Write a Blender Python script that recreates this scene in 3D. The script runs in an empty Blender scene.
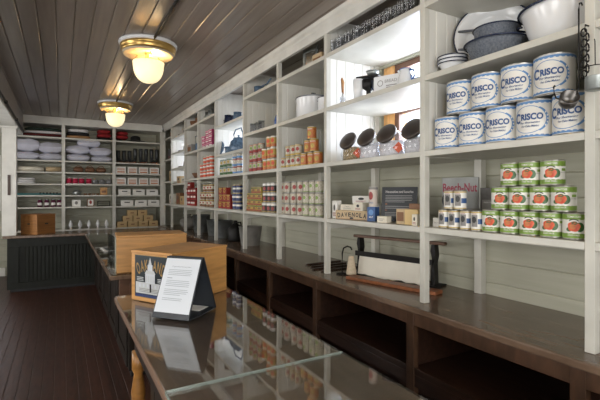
import bpy, math, random
from mathutils import Vector, Matrix
random.seed(7)
R = math.radians
C = bpy.context.scene.collection
S = bpy.context.scene
# ------------------------------------------------------------------ camera
EYE = 1.56
FPX = 420.0
YAW = math.atan(239 / 420)
sn, cs = math.sin(YAW), math.cos(YAW)
cam = bpy.data.objects.new('camera', bpy.data.cameras.new('camera'))
C.objects.link(cam)
cam.location = (0, 0, EYE)
cam.rotation_euler = (R(90), 0, -YAW)
cam.data.sensor_width = 36
cam.data.lens = FPX / 600 * 36
cam.data.shift_y = -6 / 600
cam.data.clip_start = 0.05
S.camera = cam
# ------------------------------------------------------------------ world, light, exposure
w = bpy.data.worlds.new('world'); S.world = w; w.use_nodes = True
bgn = w.node_tree.nodes['Background']
bgn.inputs[0].default_value = (0.86, 0.90, 1.0, 1); bgn.inputs[1].default_value = 3.0
S.view_settings.view_transform = 'Standard'; S.view_settings.look = 'None'
S.view_settings.gamma = 1; S.view_settings.use_curve_mapping = False
S.view_settings.exposure = 0.0
S.cycles.transparent_max_bounces = 40
def area(name, loc, rot, sx, sy, e, col=(1, 1, 1)):
    l = bpy.data.lights.new(name, 'AREA'); l.shape = 'RECTANGLE'; l.size = sx; l.size_y = sy
    l.energy = e; l.color = col
    o = bpy.data.objects.new(name, l); C.objects.link(o); o.location = loc; o.rotation_euler = rot
    return o
# daylight at the shop front behind the camera, at the windows of the left wall and of the right wall
area('daylight_front', (-0.3, -1.92, 1.7), (R(90), 0, 0), 3.4, 1.9, 105, (1, .95, .87))
for k, yy in enumerate((1.2, 4.2, 7.0)):
    area('daylight_left', (-2.53, yy, 1.75), (0, R(-90), 0), 1.5, 1.3, 36, (1, .95, .88))
for yy, e in ((2.36, 25), (5.27, 15), (8.0, 15)):
    area('daylight_window', (2.64, yy, 2.23), (0, R(90), 0), .80, .62, e, (.78, .84, 1))

# ------------------------------------------------------------------ materials
MATS = {}
def newmat(name):
    m = bpy.data.materials.new(name); m.use_nodes = True; MATS[name] = m
    return m, m.node_tree, m.node_tree.nodes['Principled BSDF']
def mat(name, col, rough=.5, metal=0, spec=.5, noise=0, nscale=12, bump=0, coat=0, col2=None, stretch=(1, 1, 1), sheen=0):
    m, nt, b = newmat(name)
    b.inputs['Base Color'].default_value = (*col, 1)
    b.inputs['Roughness'].default_value = rough; b.inputs['Metallic'].default_value = metal
    b.inputs['Specular IOR Level'].default_value = spec
    if coat:
        b.inputs['Coat Weight'].default_value = coat; b.inputs['Coat Roughness'].default_value = .06
    if sheen: b.inputs['Sheen Weight'].default_value = sheen
    if noise or bump:
        tc = nt.nodes.new('ShaderNodeTexCoord'); mp = nt.nodes.new('ShaderNodeMapping')
        mp.inputs['Scale'].default_value = stretch
        nt.links.new(tc.outputs['Object'], mp.inputs[0])
        n = nt.nodes.new('ShaderNodeTexNoise'); n.inputs['Scale'].default_value = nscale
        n.inputs['Detail'].default_value = 6; nt.links.new(mp.outputs[0], n.inputs['Vector'])
        if noise:
            mx = nt.nodes.new('ShaderNodeMix'); mx.data_type = 'RGBA'
            c2 = col2 or tuple(c * (1 - noise) for c in col)
            mx.inputs[6].default_value = (*col, 1); mx.inputs[7].default_value = (*c2, 1)
            rp = nt.nodes.new('ShaderNodeMapRange'); rp.inputs[1].default_value = .35; rp.inputs[2].default_value = .7
            nt.links.new(n.outputs[0], rp.inputs[0]); nt.links.new(rp.outputs[0], mx.inputs[0])
            nt.links.new(mx.outputs[2], b.inputs['Base Color'])
        if bump:
            bp = nt.nodes.new('ShaderNodeBump'); bp.inputs['Strength'].default_value = bump
            bp.inputs['Distance'].default_value = .01
            nt.links.new(n.outputs[0], bp.inputs['Height']); nt.links.new(bp.outputs[0], b.inputs['Normal'])
    return m
def boards(name, col, col2, pitch, axis, rough=.5, grain=(1, 1, 1), gscale=6, spec=.5, vary=.35, bump=.1, coat=0):
    """each board its own tone, streaked along its length"""
    m, nt, b = newmat(name)
    N, L = nt.nodes, nt.links
    tc = N.new('ShaderNodeTexCoord'); sp = N.new('ShaderNodeSeparateXYZ'); L.new(tc.outputs['Object'], sp.inputs[0])
    dv = N.new('ShaderNodeMath'); dv.operation = 'DIVIDE'; dv.inputs[1].default_value = pitch
    L.new(sp.outputs[axis], dv.inputs[0])
    fl = N.new('ShaderNodeMath'); fl.operation = 'FLOOR'; L.new(dv.outputs[0], fl.inputs[0])
    wn = N.new('ShaderNodeTexWhiteNoise'); wn.noise_dimensions = '1D'; L.new(fl.outputs[0], wn.inputs['W'])
    mp = N.new('ShaderNodeMapping'); mp.inputs['Scale'].default_value = grain; L.new(tc.outputs['Object'], mp.inputs[0])
    n = N.new('ShaderNodeTexNoise'); n.inputs['Scale'].default_value = gscale; n.inputs['Detail'].default_value = 8
    L.new(mp.outputs[0], n.inputs['Vector'])
    a = N.new('ShaderNodeMath'); a.operation = 'MULTIPLY'; a.inputs[1].default_value = vary; L.new(wn.outputs[0], a.inputs[0])
    rp = N.new('ShaderNodeMapRange'); rp.inputs[1].default_value = .3; rp.inputs[2].default_value = .75
    rp.inputs[4].default_value = 1 - vary; L.new(n.outputs[0], rp.inputs[0])
    ad = N.new('ShaderNodeMath'); ad.operation = 'ADD'; L.new(a.outputs[0], ad.inputs[0]); L.new(rp.outputs[0], ad.inputs[1])
    mx = N.new('ShaderNodeMix'); mx.data_type = 'RGBA'
    mx.inputs[6].default_value = (*col, 1); mx.inputs[7].default_value = (*col2, 1)
    L.new(ad.outputs[0], mx.inputs[0]); L.new(mx.outputs[2], b.inputs['Base Color'])
    bp = N.new('ShaderNodeBump'); bp.inputs['Strength'].default_value = bump; bp.inputs['Distance'].default_value = .01
    L.new(n.outputs[0], bp.inputs['Height']); L.new(bp.outputs[0], b.inputs['Normal'])
    b.inputs['Roughness'].default_value = rough; b.inputs['Specular IOR Level'].default_value = spec
    if coat: b.inputs['Coat Weight'].default_value = coat; b.inputs['Coat Roughness'].default_value = .08
    return m
def glassmat(name, tint=(.95, .98, .97), ior=1.5, rough=0.0):
    m = bpy.data.materials.new(name); m.use_nodes = True; MATS[name] = m
    nt = m.node_tree; nt.nodes.clear()
    o = nt.nodes.new('ShaderNodeOutputMaterial'); mx = nt.nodes.new('ShaderNodeMixShader')
    t = nt.nodes.new('ShaderNodeBsdfTransparent'); t.inputs[0].default_value = (*tint, 1)
    g = nt.nodes.new('ShaderNodeBsdfGlossy'); g.inputs['Roughness'].default_value = rough
    f0 = ((ior - 1) / (ior + 1)) ** 2
    lw = nt.nodes.new('ShaderNodeLayerWeight'); lw.inputs[0].default_value = .5
    pw = nt.nodes.new('ShaderNodeMath'); pw.operation = 'POWER'; pw.inputs[1].default_value = 5
    f = nt.nodes.new('ShaderNodeMapRange'); f.inputs[3].default_value = f0; f.inputs[4].default_value = 1
    nt.links.new(lw.outputs['Facing'], pw.inputs[0]); nt.links.new(pw.outputs[0], f.inputs[0])
    nt.links.new(f.outputs[0], mx.inputs[0]); nt.links.new(t.outputs[0], mx.inputs[1]); nt.links.new(g.outputs[0], mx.inputs[2])
    nt.links.new(mx.outputs[0], o.inputs[0])
    return m
def emis(name, col, st):
    m, nt, b = newmat(name)
    b.inputs['Base Color'].default_value = (*col, 1)
    b.inputs['Emission Color'].default_value = (*col, 1); b.inputs['Emission Strength'].default_value = st
    return m
white = mat('white_paint', (.72, .71, .66), .45, noise=.16, nscale=5, bump=.06)
shelfp = mat('shelf_paint', (.62, .605, .54), .42, noise=.2, nscale=4, bump=.05)
sage = boards('sage_siding', (.33, .325, .25), (.45, .44, .35), .14, 2, .5, (1, .4, 6), 5, vary=.4)
bead = boards('bead_panel', (.66, .65, .60), (.74, .73, .69), .09, 0, .45, (6, 6, .5), 4, vary=.4)
ceilm = boards('ceiling_boards', (.20, .163, .135), (.34, .285, .238), .135, 0, .28, (9, .5, 1), 3, vary=.4, bump=.05, spec=.7)
floorm = boards('floor_boards', (.016, .007, .0045), (.078, .031, .019), .085, 0, .40, (9, 1.6, 1), 3.4, vary=.35, bump=.3, spec=.45)
darkw = mat('dark_wood', (.040, .018, .011), .38, noise=.6, nscale=5, stretch=(6, 1, 6), bump=.08)
darkt = mat('dark_counter_top', (.19, .125, .083), .27, noise=.7, nscale=3.5, col2=(.075, .043, .027), stretch=(4, .8, 1), bump=.06, coat=.25)
stile = mat('stile_wood', (.085, .042, .022), .4, noise=.5, nscale=7, stretch=(3, 3, 1))
ebony = mat('ebony_panel', (.020, .014, .010), .42, noise=.5, nscale=5, stretch=(1, 6, 1), spec=.35)
ctop = mat('counter_wood', (.25, .155, .105), .30, noise=.4, nscale=3, stretch=(9, .8, 1), bump=.04)
greenb = mat('counter_green_black', (.012, .014, .010), .5, spec=.25, noise=.5, nscale=5, stretch=(4, 1, 1), bump=.05)
midw = mat('brown_wood', (.13, .062, .033), .4, noise=.5, nscale=6, stretch=(1, 1, 6))
pine = mat('pine_board', (.60, .305, .095), .45, noise=.34, nscale=4, stretch=(1, 1, 9), bump=.04)
pineh = mat('pine_trim', (.85, .46, .17), .4, noise=.25, nscale=5, stretch=(6, 6, 1))
orangew = mat('varnished_wood', (.42, .19, .045), .35, noise=.4, nscale=7, stretch=(1, 1, 4))
redw = mat('reddish_wood', (.26, .088, .032), .4, noise=.4, nscale=8, stretch=(5, 1, 5))
kraft = mat('kraft_card', (.52, .36, .17), .7, noise=.15, nscale=9)
tan = mat('tan_card', (.56, .42, .25), .7, noise=.15, nscale=9)
cream = mat('cream_card', (.72, .67, .55), .65, noise=.1)
wcard = mat('white_card', (.78, .76, .71), .6, noise=.08)
paper = mat('paper_white', (.62, .65, .69), .6)
butcher = mat('butcher_paper', (.74, .70, .60), .6, noise=.1, nscale=7)
black = mat('black_matte', (.012, .013, .015), .45)
blackg = mat('black_board', (.020, .024, .030), .4)
iron = mat('black_iron', (.018, .017, .016), .5, .6, noise=.4, nscale=30, bump=.1)
steel = mat('tin_steel', (.62, .60, .56), .28, 1, noise=.2, nscale=20)
galv = mat('galvanized_steel', (.42, .45, .44), .42, .8, noise=.35, nscale=14)
brass = mat('brass', (.62, .40, .13), .3, .9, noise=.15)
enamelw = mat('white_enamel', (.78, .79, .80), .14, noise=.06, nscale=4)
enamelb = mat('blue_rim_enamel', (.012, .02, .05), .2)
enamelg = mat('speckled_grey_enamel', (.17, .19, .22), .18, noise=.45, nscale=110, col2=(.09, .10, .125))
bluee = mat('blue_enamel', (.035, .10, .34), .2, noise=.5, nscale=40, col2=(.10, .20, .45))
tealb = mat('slate_blue_enamel', (.10, .17, .27), .25, noise=.5, nscale=30)
pillowm = mat('pillow_cloth', (.60, .60, .68), .85, noise=.12, nscale=7, bump=.25)
redc = mat('red_cloth', (.30, .012, .016), .9, bump=.3, noise=.3)
darkred = mat('maroon_cloth', (.11, .012, .012), .9, bump=.3, noise=.3)
greenc = mat('dark_green_cloth', (.025, .05, .035), .9, noise=.5, nscale=20, bump=.3)
whitec = mat('white_cloth', (.68, .67, .66), .9, noise=.1, bump=.3)
blackc = mat('black_felt', (.012, .012, .013), .8, noise=.3, bump=.2)
leather = mat('black_leather', (.03, .034, .036), .4, noise=.4, nscale=12, bump=.15)
solem = mat('brown_sole', (.26, .085, .03), .5)
wicker = mat('wicker', (.19, .085, .038), .6, noise=.5, nscale=60, bump=.5)
bread = mat('tan_loaf', (.42, .23, .10), .7, noise=.3)
crim = mat('crimson_thread', (.40, .008, .045), .7, bump=.4, nscale=60)
grey = mat('grey_thread', (.20, .20, .20), .7, bump=.4, nscale=60)
string = mat('string_cone', (.60, .50, .36), .85, bump=.4, nscale=70, noise=.15)
cblue = mat('print_blue', (.035, .09, .24), .45)
cblue2 = mat('print_light_blue', (.11, .25, .50), .45)
cprint = mat('print_pale', (.66, .62, .53), .45, noise=.6, nscale=75, col2=(.30, .25, .16))
cwhite = mat('print_white', (.76, .74, .69), .42, noise=.05)
cgreen = mat('print_green', (.21, .35, .05), .42, noise=.3, nscale=25)
cdgreen = mat('print_dark_green', (.03, .10, .02), .42)
cred = mat('print_red', (.34, .028, .022), .42, noise=.4, nscale=70)
corange = mat('print_orange', (.58, .20, .045), .42, noise=.3, nscale=50, col2=(.38, .08, .03))
ctom = mat('print_tomato', (.68, .115, .030), .42, noise=.4, nscale=60, col2=(.5, .05, .02))
cyel = mat('print_yellow', (.55, .38, .07), .42, noise=.35, nscale=60)
cblack = mat('print_black', (.02, .02, .02), .42)
cgrey = mat('print_grey', (.22, .21, .20), .5)
cpink = mat('print_pink', (.48, .05, .17), .5, noise=.4, nscale=60)
cpinkl = mat('print_pale_pink', (.75, .45, .50), .5)
cbrown = mat('print_brown', (.20, .09, .035), .5)
cnavy = mat('print_navy', (.015, .03, .12), .42)
cpurp = mat('print_plum', (.10, .012, .045), .4)
cteal = mat('print_teal', (.03, .16, .17), .42)
lidm = mat('bronze_lid', (.085, .070, .062), .34, .5, noise=.3)
candy = mat('mixed_candy', (.55, .40, .20), .4, noise=1, nscale=90, col2=(.06, .05, .03), bump=.8)
candyw = mat('white_candy', (.80, .78, .80), .4, noise=.3, nscale=80, bump=.8)
leafm = mat('leaves', (.06, .16, .03), .6, noise=.5, nscale=9)
glass = glassmat('sheet_glass', (.93, .95, .94), 2.05)
pane = glassmat('window_glass', (.97, .98, .98), 1.35)
jar = glassmat('jar_glass', (.93, .94, .96), 1.55, .04)
glassedge = mat('glass_edge', (.33, .38, .35), .15)
globe = emis('lit_opal_glass', (1, .83, .50), .88)
screenm = mat('church_grey', (.55, .58, .62), .6)
# ------------------------------------------------------------------ helpers
class MB:
    def __init__(s): s.v = []; s.f = []; s.m = []; s.s = []; s.mats = []
    def mi(s, m):
        if m not in s.mats: s.mats.append(m)
        return s.mats.index(m)
    def add(s, vs, fs, m, smooth=False, M=None):
        o = len(s.v); k = s.mi(m)
        for p in vs:
            s.v.append(tuple(M @ Vector(p)) if M else tuple(p))
        for f in fs:
            s.f.append(tuple(i + o for i in f)); s.m.append(k); s.s.append(smooth)
        return s
    def box(s, x0, x1, y0, y1, z0, z1, m, M=None):
        vs = [(x, y, z) for z in (z0, z1) for y in (y0, y1) for x in (x0, x1)]
        return s.add(vs, [(0, 2, 3, 1), (4, 5, 7, 6), (0, 1, 5, 4), (2, 6, 7, 3), (0, 4, 6, 2), (1, 3, 7, 5)], m, False, M)
    def lathe(s, prof, m, n=24, c=(0, 0, 0), M=None, smooth=True, cap=True, sx=1, sy=1):
        vs = []; fs = []
        for (r, z) in prof:
            for k in range(n):
                a = 2 * math.pi * k / n
                vs.append((c[0] + r * math.cos(a) * sx, c[1] + r * math.sin(a) * sy, c[2] + z))
        for i in range(len(prof) - 1):
            for k in range(n):
                k2 = (k + 1) % n
                fs.append((i * n + k, i * n + k2, (i + 1) * n + k2, (i + 1) * n + k))
        if cap:
            if prof[0][0] > 1e-5: fs.append(tuple(range(n))[::-1])
            if prof[-1][0] > 1e-5: fs.append(tuple((len(prof) - 1) * n + k for k in range(n)))
        return s.add(vs, fs, m, smooth, M)
    def tube(s, pts, r, m, n=8, M=None, closed=False):
        P = [Vector(p) for p in pts]; vs = []; fs = []
        rr = r if isinstance(r, (list, tuple)) else [r] * len(P)
        up = Vector((0, 0, 1))
        for i, p in enumerate(P):
            a = P[max(i - 1, 0)]; b = P[min(i + 1, len(P) - 1)]
            if closed: a = P[i - 1]; b = P[(i + 1) % len(P)]
            d = (b - a).normalized()
            u = d.cross(up)
            if u.length < .05: u = d.cross(Vector((1, 0, 0)))
            u.normalize(); v = d.cross(u)
            for k in range(n):
                t = 2 * math.pi * k / n
                vs.append(p + (u * math.cos(t) + v * math.sin(t)) * rr[i])
        L = len(P)
        for i in range(L if closed else L - 1):
            j = (i + 1) % L
            for k in range(n):
                k2 = (k + 1) % n
                fs.append((i * n + k, j * n + k, j * n + k2, i * n + k2))
        if not closed:
            fs.append(tuple(range(n))); fs.append(tuple((L - 1) * n + k for k in range(n))[::-1])
        return s.add(vs, fs, m, True, M)
    def prism(s, pts, y0, y1, m, M=None):
        """polygon in x,z extruded along y"""
        n = len(pts)
        vs = [(x, y0, z) for x, z in pts] + [(x, y1, z) for x, z in pts]
        fs = [tuple(range(n)), tuple(range(n, 2 * n))[::-1]] + [(i, i + n, (i + 1) % n + n, (i + 1) % n) for i in range(n)]
        return s.add(vs, fs, m, False, M)
    def grooved(s, O, A, B, Nn, la, lb, pitch, gw, gd, m, start=0):
        """boards side by side along A, running along B, V grooves cut against the normal Nn"""
        O, A, B, Nn = Vector(O), Vector(A), Vector(B), Vector(Nn)
        pr = []; a = -start
        while a < la + 1e-6:
            for da, d in ((0, -gd), (gw / 2, 0), (pitch - gw / 2, 0)):
                t = a + da
                if -1e-6 <= t <= la + 1e-6: pr.append((t, d))
            a += pitch
        if pr[0][0] > 1e-4: pr.insert(0, (0, 0))
        if pr[-1][0] < la - 1e-4: pr.append((la, 0))
        vs = [O + A * t + Nn * d for t, d in pr] + [O + A * t + Nn * d + B * lb for t, d in pr]
        n = len(pr)
        return s.add(vs, [(i, i + 1, i + 1 + n, i + n) for i in range(n - 1)], m)
    def blob(s, c, rx, ry, rz, m, n=16, k=9, p=1.0, flat=.0, M=None, jit=0):
        """soft rounded lump (superellipsoid)"""
        def pw(t, e): return math.copysign(abs(t) ** e, t)
        vs = []; fs = []
        for i in range(k + 1):
            ph = -math.pi / 2 + math.pi * i / k
            for j in range(n):
                th = 2 * math.pi * j / n
                q = 1 + (random.uniform(-jit, jit) if jit and 0 < i < k else 0)
                vs.append((c[0] + rx * q * pw(math.cos(ph), p) * pw(math.cos(th), p), c[1] + ry * q * pw(math.cos(ph), p) * pw(math.sin(th), p), c[2] + rz * q * pw(math.sin(ph), 1)))
        for i in range(k):
            for j in range(n):
                j2 = (j + 1) % n
                fs.append((i * n + j, i * n + j2, (i + 1) * n + j2, (i + 1) * n + j))
        return s.add(vs, fs, m, True, M)
    def build(s, name, parent=None, bev=0, seg=2):
        me = bpy.data.meshes.new(name); me.from_pydata(s.v, [], s.f); me.validate(clean_customdata=False)
        for m in s.mats: me.materials.append(m)
        if len(me.polygons) == len(s.f):
            me.polygons.foreach_set('material_index', s.m); me.polygons.foreach_set('use_smooth', s.s)
        me.update()
        o = bpy.data.objects.new(name, me); C.objects.link(o)
        if parent: o.parent = parent
        if bev:
            b = o.modifiers.new('bevel', 'BEVEL'); b.width = bev; b.segments = seg; b.limit_method = 'ANGLE'; b.angle_limit = R(40)
        return o
_T = {}
def text_mesh(t, size=1.0, bold=0.0, shear=0):
    k = (t, bold, shear)
    if k not in _T:
        cu = bpy.data.curves.new('txt', 'FONT'); cu.body = t; cu.size = 1; cu.align_x = 'CENTER'; cu.align_y = 'CENTER'
        cu.offset = bold; cu.shear = shear; cu.resolution_u = 3; cu.space_character = 1.02
        ob = bpy.data.objects.new('txt', cu)
        me = bpy.data.meshes.new_from_object(ob)
        vs = [tuple(v.co) for v in me.vertices]; fs = [tuple(p.vertices) for p in me.polygons]
        xs = [v[0] for v in vs]; ys = [v[1] for v in vs]
        w_ = max(xs) - min(xs); cx = (max(xs) + min(xs)) / 2; cy = (max(ys) + min(ys)) / 2; h_ = max(ys) - min(ys)
        _T[k] = ([(x - cx, y - cy) for x, y, z in vs], fs, w_, h_)
        bpy.data.objects.remove(ob); bpy.data.meshes.remove(me)
    return _T[k]
class Decal(MB):
    """flat print laid on a can (r) or on a flat face (r=None); front looks along local -Y"""
    def __init__(s, r=None, off=.0006): super().__init__(); s.r = r; s.off = off
    def put(s, pts, fs, layer, m, M=None):
        vs = []
        for a, z in pts:
            if s.r: rr = s.r + layer * s.off; vs.append((rr * math.sin(a / s.r), -rr * math.cos(a / s.r), z))
            else: vs.append((a, -layer * s.off, z))
        s.add(vs, fs, m, bool(s.r), M)
    def rect(s, a0, a1, z0, z1, layer, m):
        n = max(1, int(abs(a1 - a0) / (s.r * .22))) if s.r else 1
        pts = [(a0 + (a1 - a0) * i / n, z) for i in range(n + 1) for z in (z0, z1)]
        s.put(pts, [(2 * i, 2 * i + 2, 2 * i + 3, 2 * i + 1) for i in range(n)], layer, m)
    def ell(s, ca, cz, ra, rz, layer, m, n=20, inner=0, a0=0, a1=360, k=None, wob=0):
        k = k or (3 if s.r and not inner else 1); pts = []; fs = []
        for i in range(k + 1):
            q = inner + (1 - inner) * i / k
            for j in range(n + 1):
                t = R(a0 + (a1 - a0) * j / n); ww = 1 + wob * math.sin(5 * t + 1)
                pts.append((ca + ra * q * ww * math.cos(t), cz + rz * q * ww * math.sin(t)))
        for i in range(k):
            for j in range(n): fs.append((i * (n + 1) + j, (i + 1) * (n + 1) + j, (i + 1) * (n + 1) + j + 1, i * (n + 1) + j + 1))
        s.put(pts, fs, layer, m)
    def poly(s, pts, layer, m): s.put(pts, [tuple(range(len(pts)))], layer, m)
    def text(s, t, ca, cz, width, height, layer, m, bold=.0, shear=0, rot=0):
        P, F, w_, h_ = text_mesh(t, 1, bold, shear)
        c_, s_ = math.cos(R(rot)), math.sin(R(rot))
        pts = []
        for x, y in P:
            x *= width / w_; y *= height / h_
            pts.append((ca + x * c_ - y * s_, cz + x * s_ + y * c_))
        s.put(pts, F, layer, m)
    def lines(s, a0, a1, z0, z1, n, layer, m, fill=.45):
        for i in range(n):
            z = z1 - (z1 - z0) * (i + .5) / n; h = (z1 - z0) / n * fill / 2
            e = a1 - (a1 - a0) * random.choice((0, .02, .05, .3 if i == n - 1 else .04))
            s.rect(a0, e, z - h, z + h, layer, m)
def tag(o, label=None, cat=None, group=None, kind=None):
    if label: o['label'] = label
    if cat: o['category'] = cat
    if group: o['group'] = group
    if kind: o['kind'] = kind
    return o
def thing(name, label, cat, loc=(0, 0, 0), rz=0, group=None):
    o = bpy.data.objects.new(name, None); C.objects.link(o); o.empty_display_size = .05
    o.location = loc; o.rotation_euler = (0, 0, rz)
    return tag(o, label, cat, group)
def struct(o): o['kind'] = 'structure'; return o
def dup(root, loc, rz, label=None, group=None):
    r = root.copy(); C.objects.link(r); r.location = loc; r.rotation_euler = (0, 0, rz)
    if label: r['label'] = label
    if group: r['group'] = group
    for ch in root.children:
        c = ch.copy(); C.objects.link(c); c.parent = r
        for g in ch.children:
            d = g.copy(); C.objects.link(d); d.parent = c
    return r
def yat(px, X):
    u = (px - 300) / FPX
    return X * (cs - u * sn) / (sn + u * cs)
def xat(px, Y):
    u = (px - 300) / FPX
    return Y * (sn + u * cs) / (cs - u * sn)
NUMW = ['first', 'second', 'third', 'fourth', 'fifth', 'sixth', 'seventh', 'eighth', 'ninth', 'tenth', 'eleventh', 'twelfth', 'thirteenth', 'fourteenth', 'fifteenth', 'sixteenth', 'seventeenth', 'eighteenth']
class Kind:
    """one prototype; the first placement uses it, later ones copy it"""
    def __init__(s, root): s.root = root; s.used = False
    def place(s, loc, rz, label, group):
        if not s.used:
            s.used = True; o = s.root; o.location = loc; o.rotation_euler = (0, 0, rz); o['label'] = label; o['group'] = group
            return o
        return dup(s.root, loc, rz, label, group)
def face(px_or_Y, X, jitter=8, frac=.5):
    """turn so that the front (-Y) looks out of the shelf, partly toward the shop front"""
    a = math.atan2(px_or_Y, X) * frac + R(random.uniform(-jitter, jitter))
    return a - math.pi / 2
# ------------------------------------------------------------------ setting
FX0, FX1, FY0, FY1, CZ = -2.6, 2.45, -2.0, 9.75, 3.02
struct(MB().grooved((FX0, FY0, 0), (1, 0, 0), (0, 1, 0), (0, 0, 1), FX1 - FX0 + .1, FY1 - FY0, .085, .006, .003, floorm).build('floor'))
struct(MB().grooved((FX0, FY0, CZ), (1, 0, 0), (0, 1, 0), (0, 0, -1), FX1 - FX0 + .1, FY1 - FY0, .135, .016, .009, ceilm).build('ceiling'))
def wall_with_windows(name, fixed, a0, a1, wins, m, axis='y', out=1, t=.12):
    """wall plane at fixed coordinate; a runs along the wall; wins = (a0,a1,z0,z1)"""
    mb = MB()
    def seg(p, q, z0, z1):
        if q - p < .01 or z1 - z0 < .01: return
        z0s = math.floor(z0 / .14) * .14; st = z0 - z0s
        if axis == 'y': mb.grooved((fixed, p, z0), (0, 0, 1), (0, 1, 0), (-out, 0, 0), z1 - z0, q - p, .14, .010, .006, m, start=st)
        else: mb.grooved((p, fixed, z0), (0, 0, 1), (1, 0, 0), (0, -out, 0), z1 - z0, q - p, .14, .010, .006, m, start=st)
        if axis == 'y': mb.box(min(fixed + .02 * out, fixed + t * out), max(fixed + .02 * out, fixed + t * out), p, q, z0, z1, m)
        else: mb.box(p, q, min(fixed + .02 * out, fixed + t * out), max(fixed + .02 * out, fixed + t * out), z0, z1, m)
    a = a0
    for (p, q, z0, z1) in sorted(wins):
        seg(a, p, 0, CZ); seg(p, q, 0, z0); seg(p, q, z1, CZ); a = q
    seg(a, a1, 0, CZ)
    return struct(mb.build(name))
RW = [(1.98, 2.85, 1.84, 2.66), (4.82, 5.72, 1.84, 2.66), (7.58, 8.44, 1.84, 2.66)]
wall_with_windows('wall_right', FX1, FY0, FY1, RW, sage, 'y', 1, .18)
LW = [(.45, 1.95, 1.0, 2.5), (3.45, 4.95, 1.0, 2.5), (6.25, 7.75, 1.0, 2.5)]
wall_with_windows('wall_left', FX0, FY0, FY1, LW, sage, 'y', -1)
BW = [(-1.80, -.99, 1.24, 2.3)]
wall_with_windows('wall_back', FY1, FX0, FX1, BW, sage, 'x', 1)
wall_with_windows('wall_front', FY0, FX0, FX1, [(-2.0, 1.4, .75, 2.65)], sage, 'x', -1)
def window(n, axis, fixed, out, p, q, z0, z1, frame, mull=(2, 2), t=.05):
    def bx(mb, a0, a1, b0, b1, c0, c1, m):      # a along the wall, b depth outwards
        lo, hi = sorted((fixed + out * b0, fixed + out * b1))
        if axis == 'y': mb.box(lo, hi, a0, a1, c0, c1, m)
        else: mb.box(a0, a1, lo, hi, c0, c1, m)
    e = bpy.data.objects.new('window_%d' % n, None); C.objects.link(e); struct(e)
    f = MB()
    bx(f, p, p + t, .03, .08, z0, z1, frame); bx(f, q - t, q, .03, .08, z0, z1, frame)
    bx(f, p + t, q - t, .03, .08, z0, z0 + t, frame); bx(f, p + t, q - t, .03, .08, z1 - t, z1, frame)
    for i in range(1, mull[0]): a = p + (q - p) * i / mull[0]; bx(f, a - .015, a + .015, .04, .07, z0 + t, z1 - t, frame)
    for i in range(1, mull[1]): z = z0 + (z1 - z0) * i / mull[1]; bx(f, p + t, q - t, .04, .07, z - .015, z + .015, frame)
    f.build('window_frame', e, .003)
    g = MB(); bx(g, p + t * .8, q - t * .8, .052, .056, z0 + t * .8, z1 - t * .8, pane); g.build('window_pane', e)
    return e
brownf = mat('brown_sash', (.16, .075, .045), .4, noise=.3)
for i, (p, q, z0, z1) in enumerate(RW):
    e = window(i + 1, 'y', FX1, 1, p, q - .13 if i == 0 else q, z0, z1, brownf, (1, 2), .05)
    if i == 0: MB().box(FX1 + .02, FX1 + .17, q - .13, q, z0, z1, pineh).build('window_jamb', e, .003)
for i, (p, q, z0, z1) in enumerate(LW): window(4 + i, 'y', FX0, -1, p, q, z0, z1, white)
window(7, 'x', FY1, 1, *BW[0], white)
window(8, 'x', FY0, -1, -2.0, 1.4, .75, 2.65, brownf, (3, 1))
# low whitewashed board along the back wall beside the counter
struct(MB().box(-2.6, -.92, 9.70, 9.75, 0, .16, white).build('baseboard_back', None, .004))
# ceiling beam on the wall line, with its conduit; post standing at the counter end
BX0, BX1 = -.95, -.60
bm_ = MB(); bm_.box(BX0, BX1, FY0, 9.15, 2.66, CZ - .003, mat('beam_paint', (.30, .27, .24), .45, noise=.2)); bm_.box(BX0 - .02, BX1 + .0, FY0, 9.14, 2.635, 2.662, white)
struct(bm_.build('trim_1', None, .004))
t = thing('electric_conduit', 'thin black electric conduit running along the lower edge of the ceiling beam', 'pipe', (BX1 + .02, 0, 2.68))
MB().tube([(0, -2, 0), (0, 9.1, 0)], .011, iron, 8).build('conduit_tube', t)
for yy in (1.5, 3.2, 4.8, 6.2, 7.6): MB().box(-.018, .014, yy, yy + .05, -.02, .02, iron).build('conduit_clamp', t, .002)
# ------------------------------------------------------------------ right wall shelving
XF, XB = 1.90, 2.449
UP = [.0, .91, 1.837, 2.91, 3.795, 4.705, 5.785, 6.645, 7.475, 8.515]
LEV = [2.715, 2.275, 1.820, 1.360]
CT = .90
sh = thing('shop_shelving', 'long white painted wooden shelving along the wall above the dark counter', 'shelving', (2.2, 4.6, CT))
def P_(mb, name, bev=.002): o = mb.build(name, sh, bev); o.matrix_parent_inverse = Matrix.Translation((-2.2, -4.6, -CT)); return o
for i, y in enumerate(UP):
    P_(MB().box(XF, XF + .042, y - .012, y + .027, CT + .001, CZ - .12, shelfp), 'front_post')
    P_(MB().box(XB - .05, XB, y - .027, y + .027, CT + .001, CZ - .06, shelfp), 'rear_post')
    top = 2.715 if i == 4 else CZ - .012
    mb = MB()
    mb.grooved((XF + .042, y - .0115, LEV[2]), (1, 0, 0), (0, 0, 1), (0, -1, 0), .455, top - LEV[2], .09, .010, .005, bead, start=.03)
    mb.box(XF + .042, XB - .05, y - .004, y + .011, LEV[2], top, bead)
    P_(mb, 'side_panel', 0)
    for z in LEV[3:]:
        P_(MB().box(XF + .042, XB - .05, y - .012, y + .012, z - .085, z - .036, shelfp), 'side_rail')
SHX = {}
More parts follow.
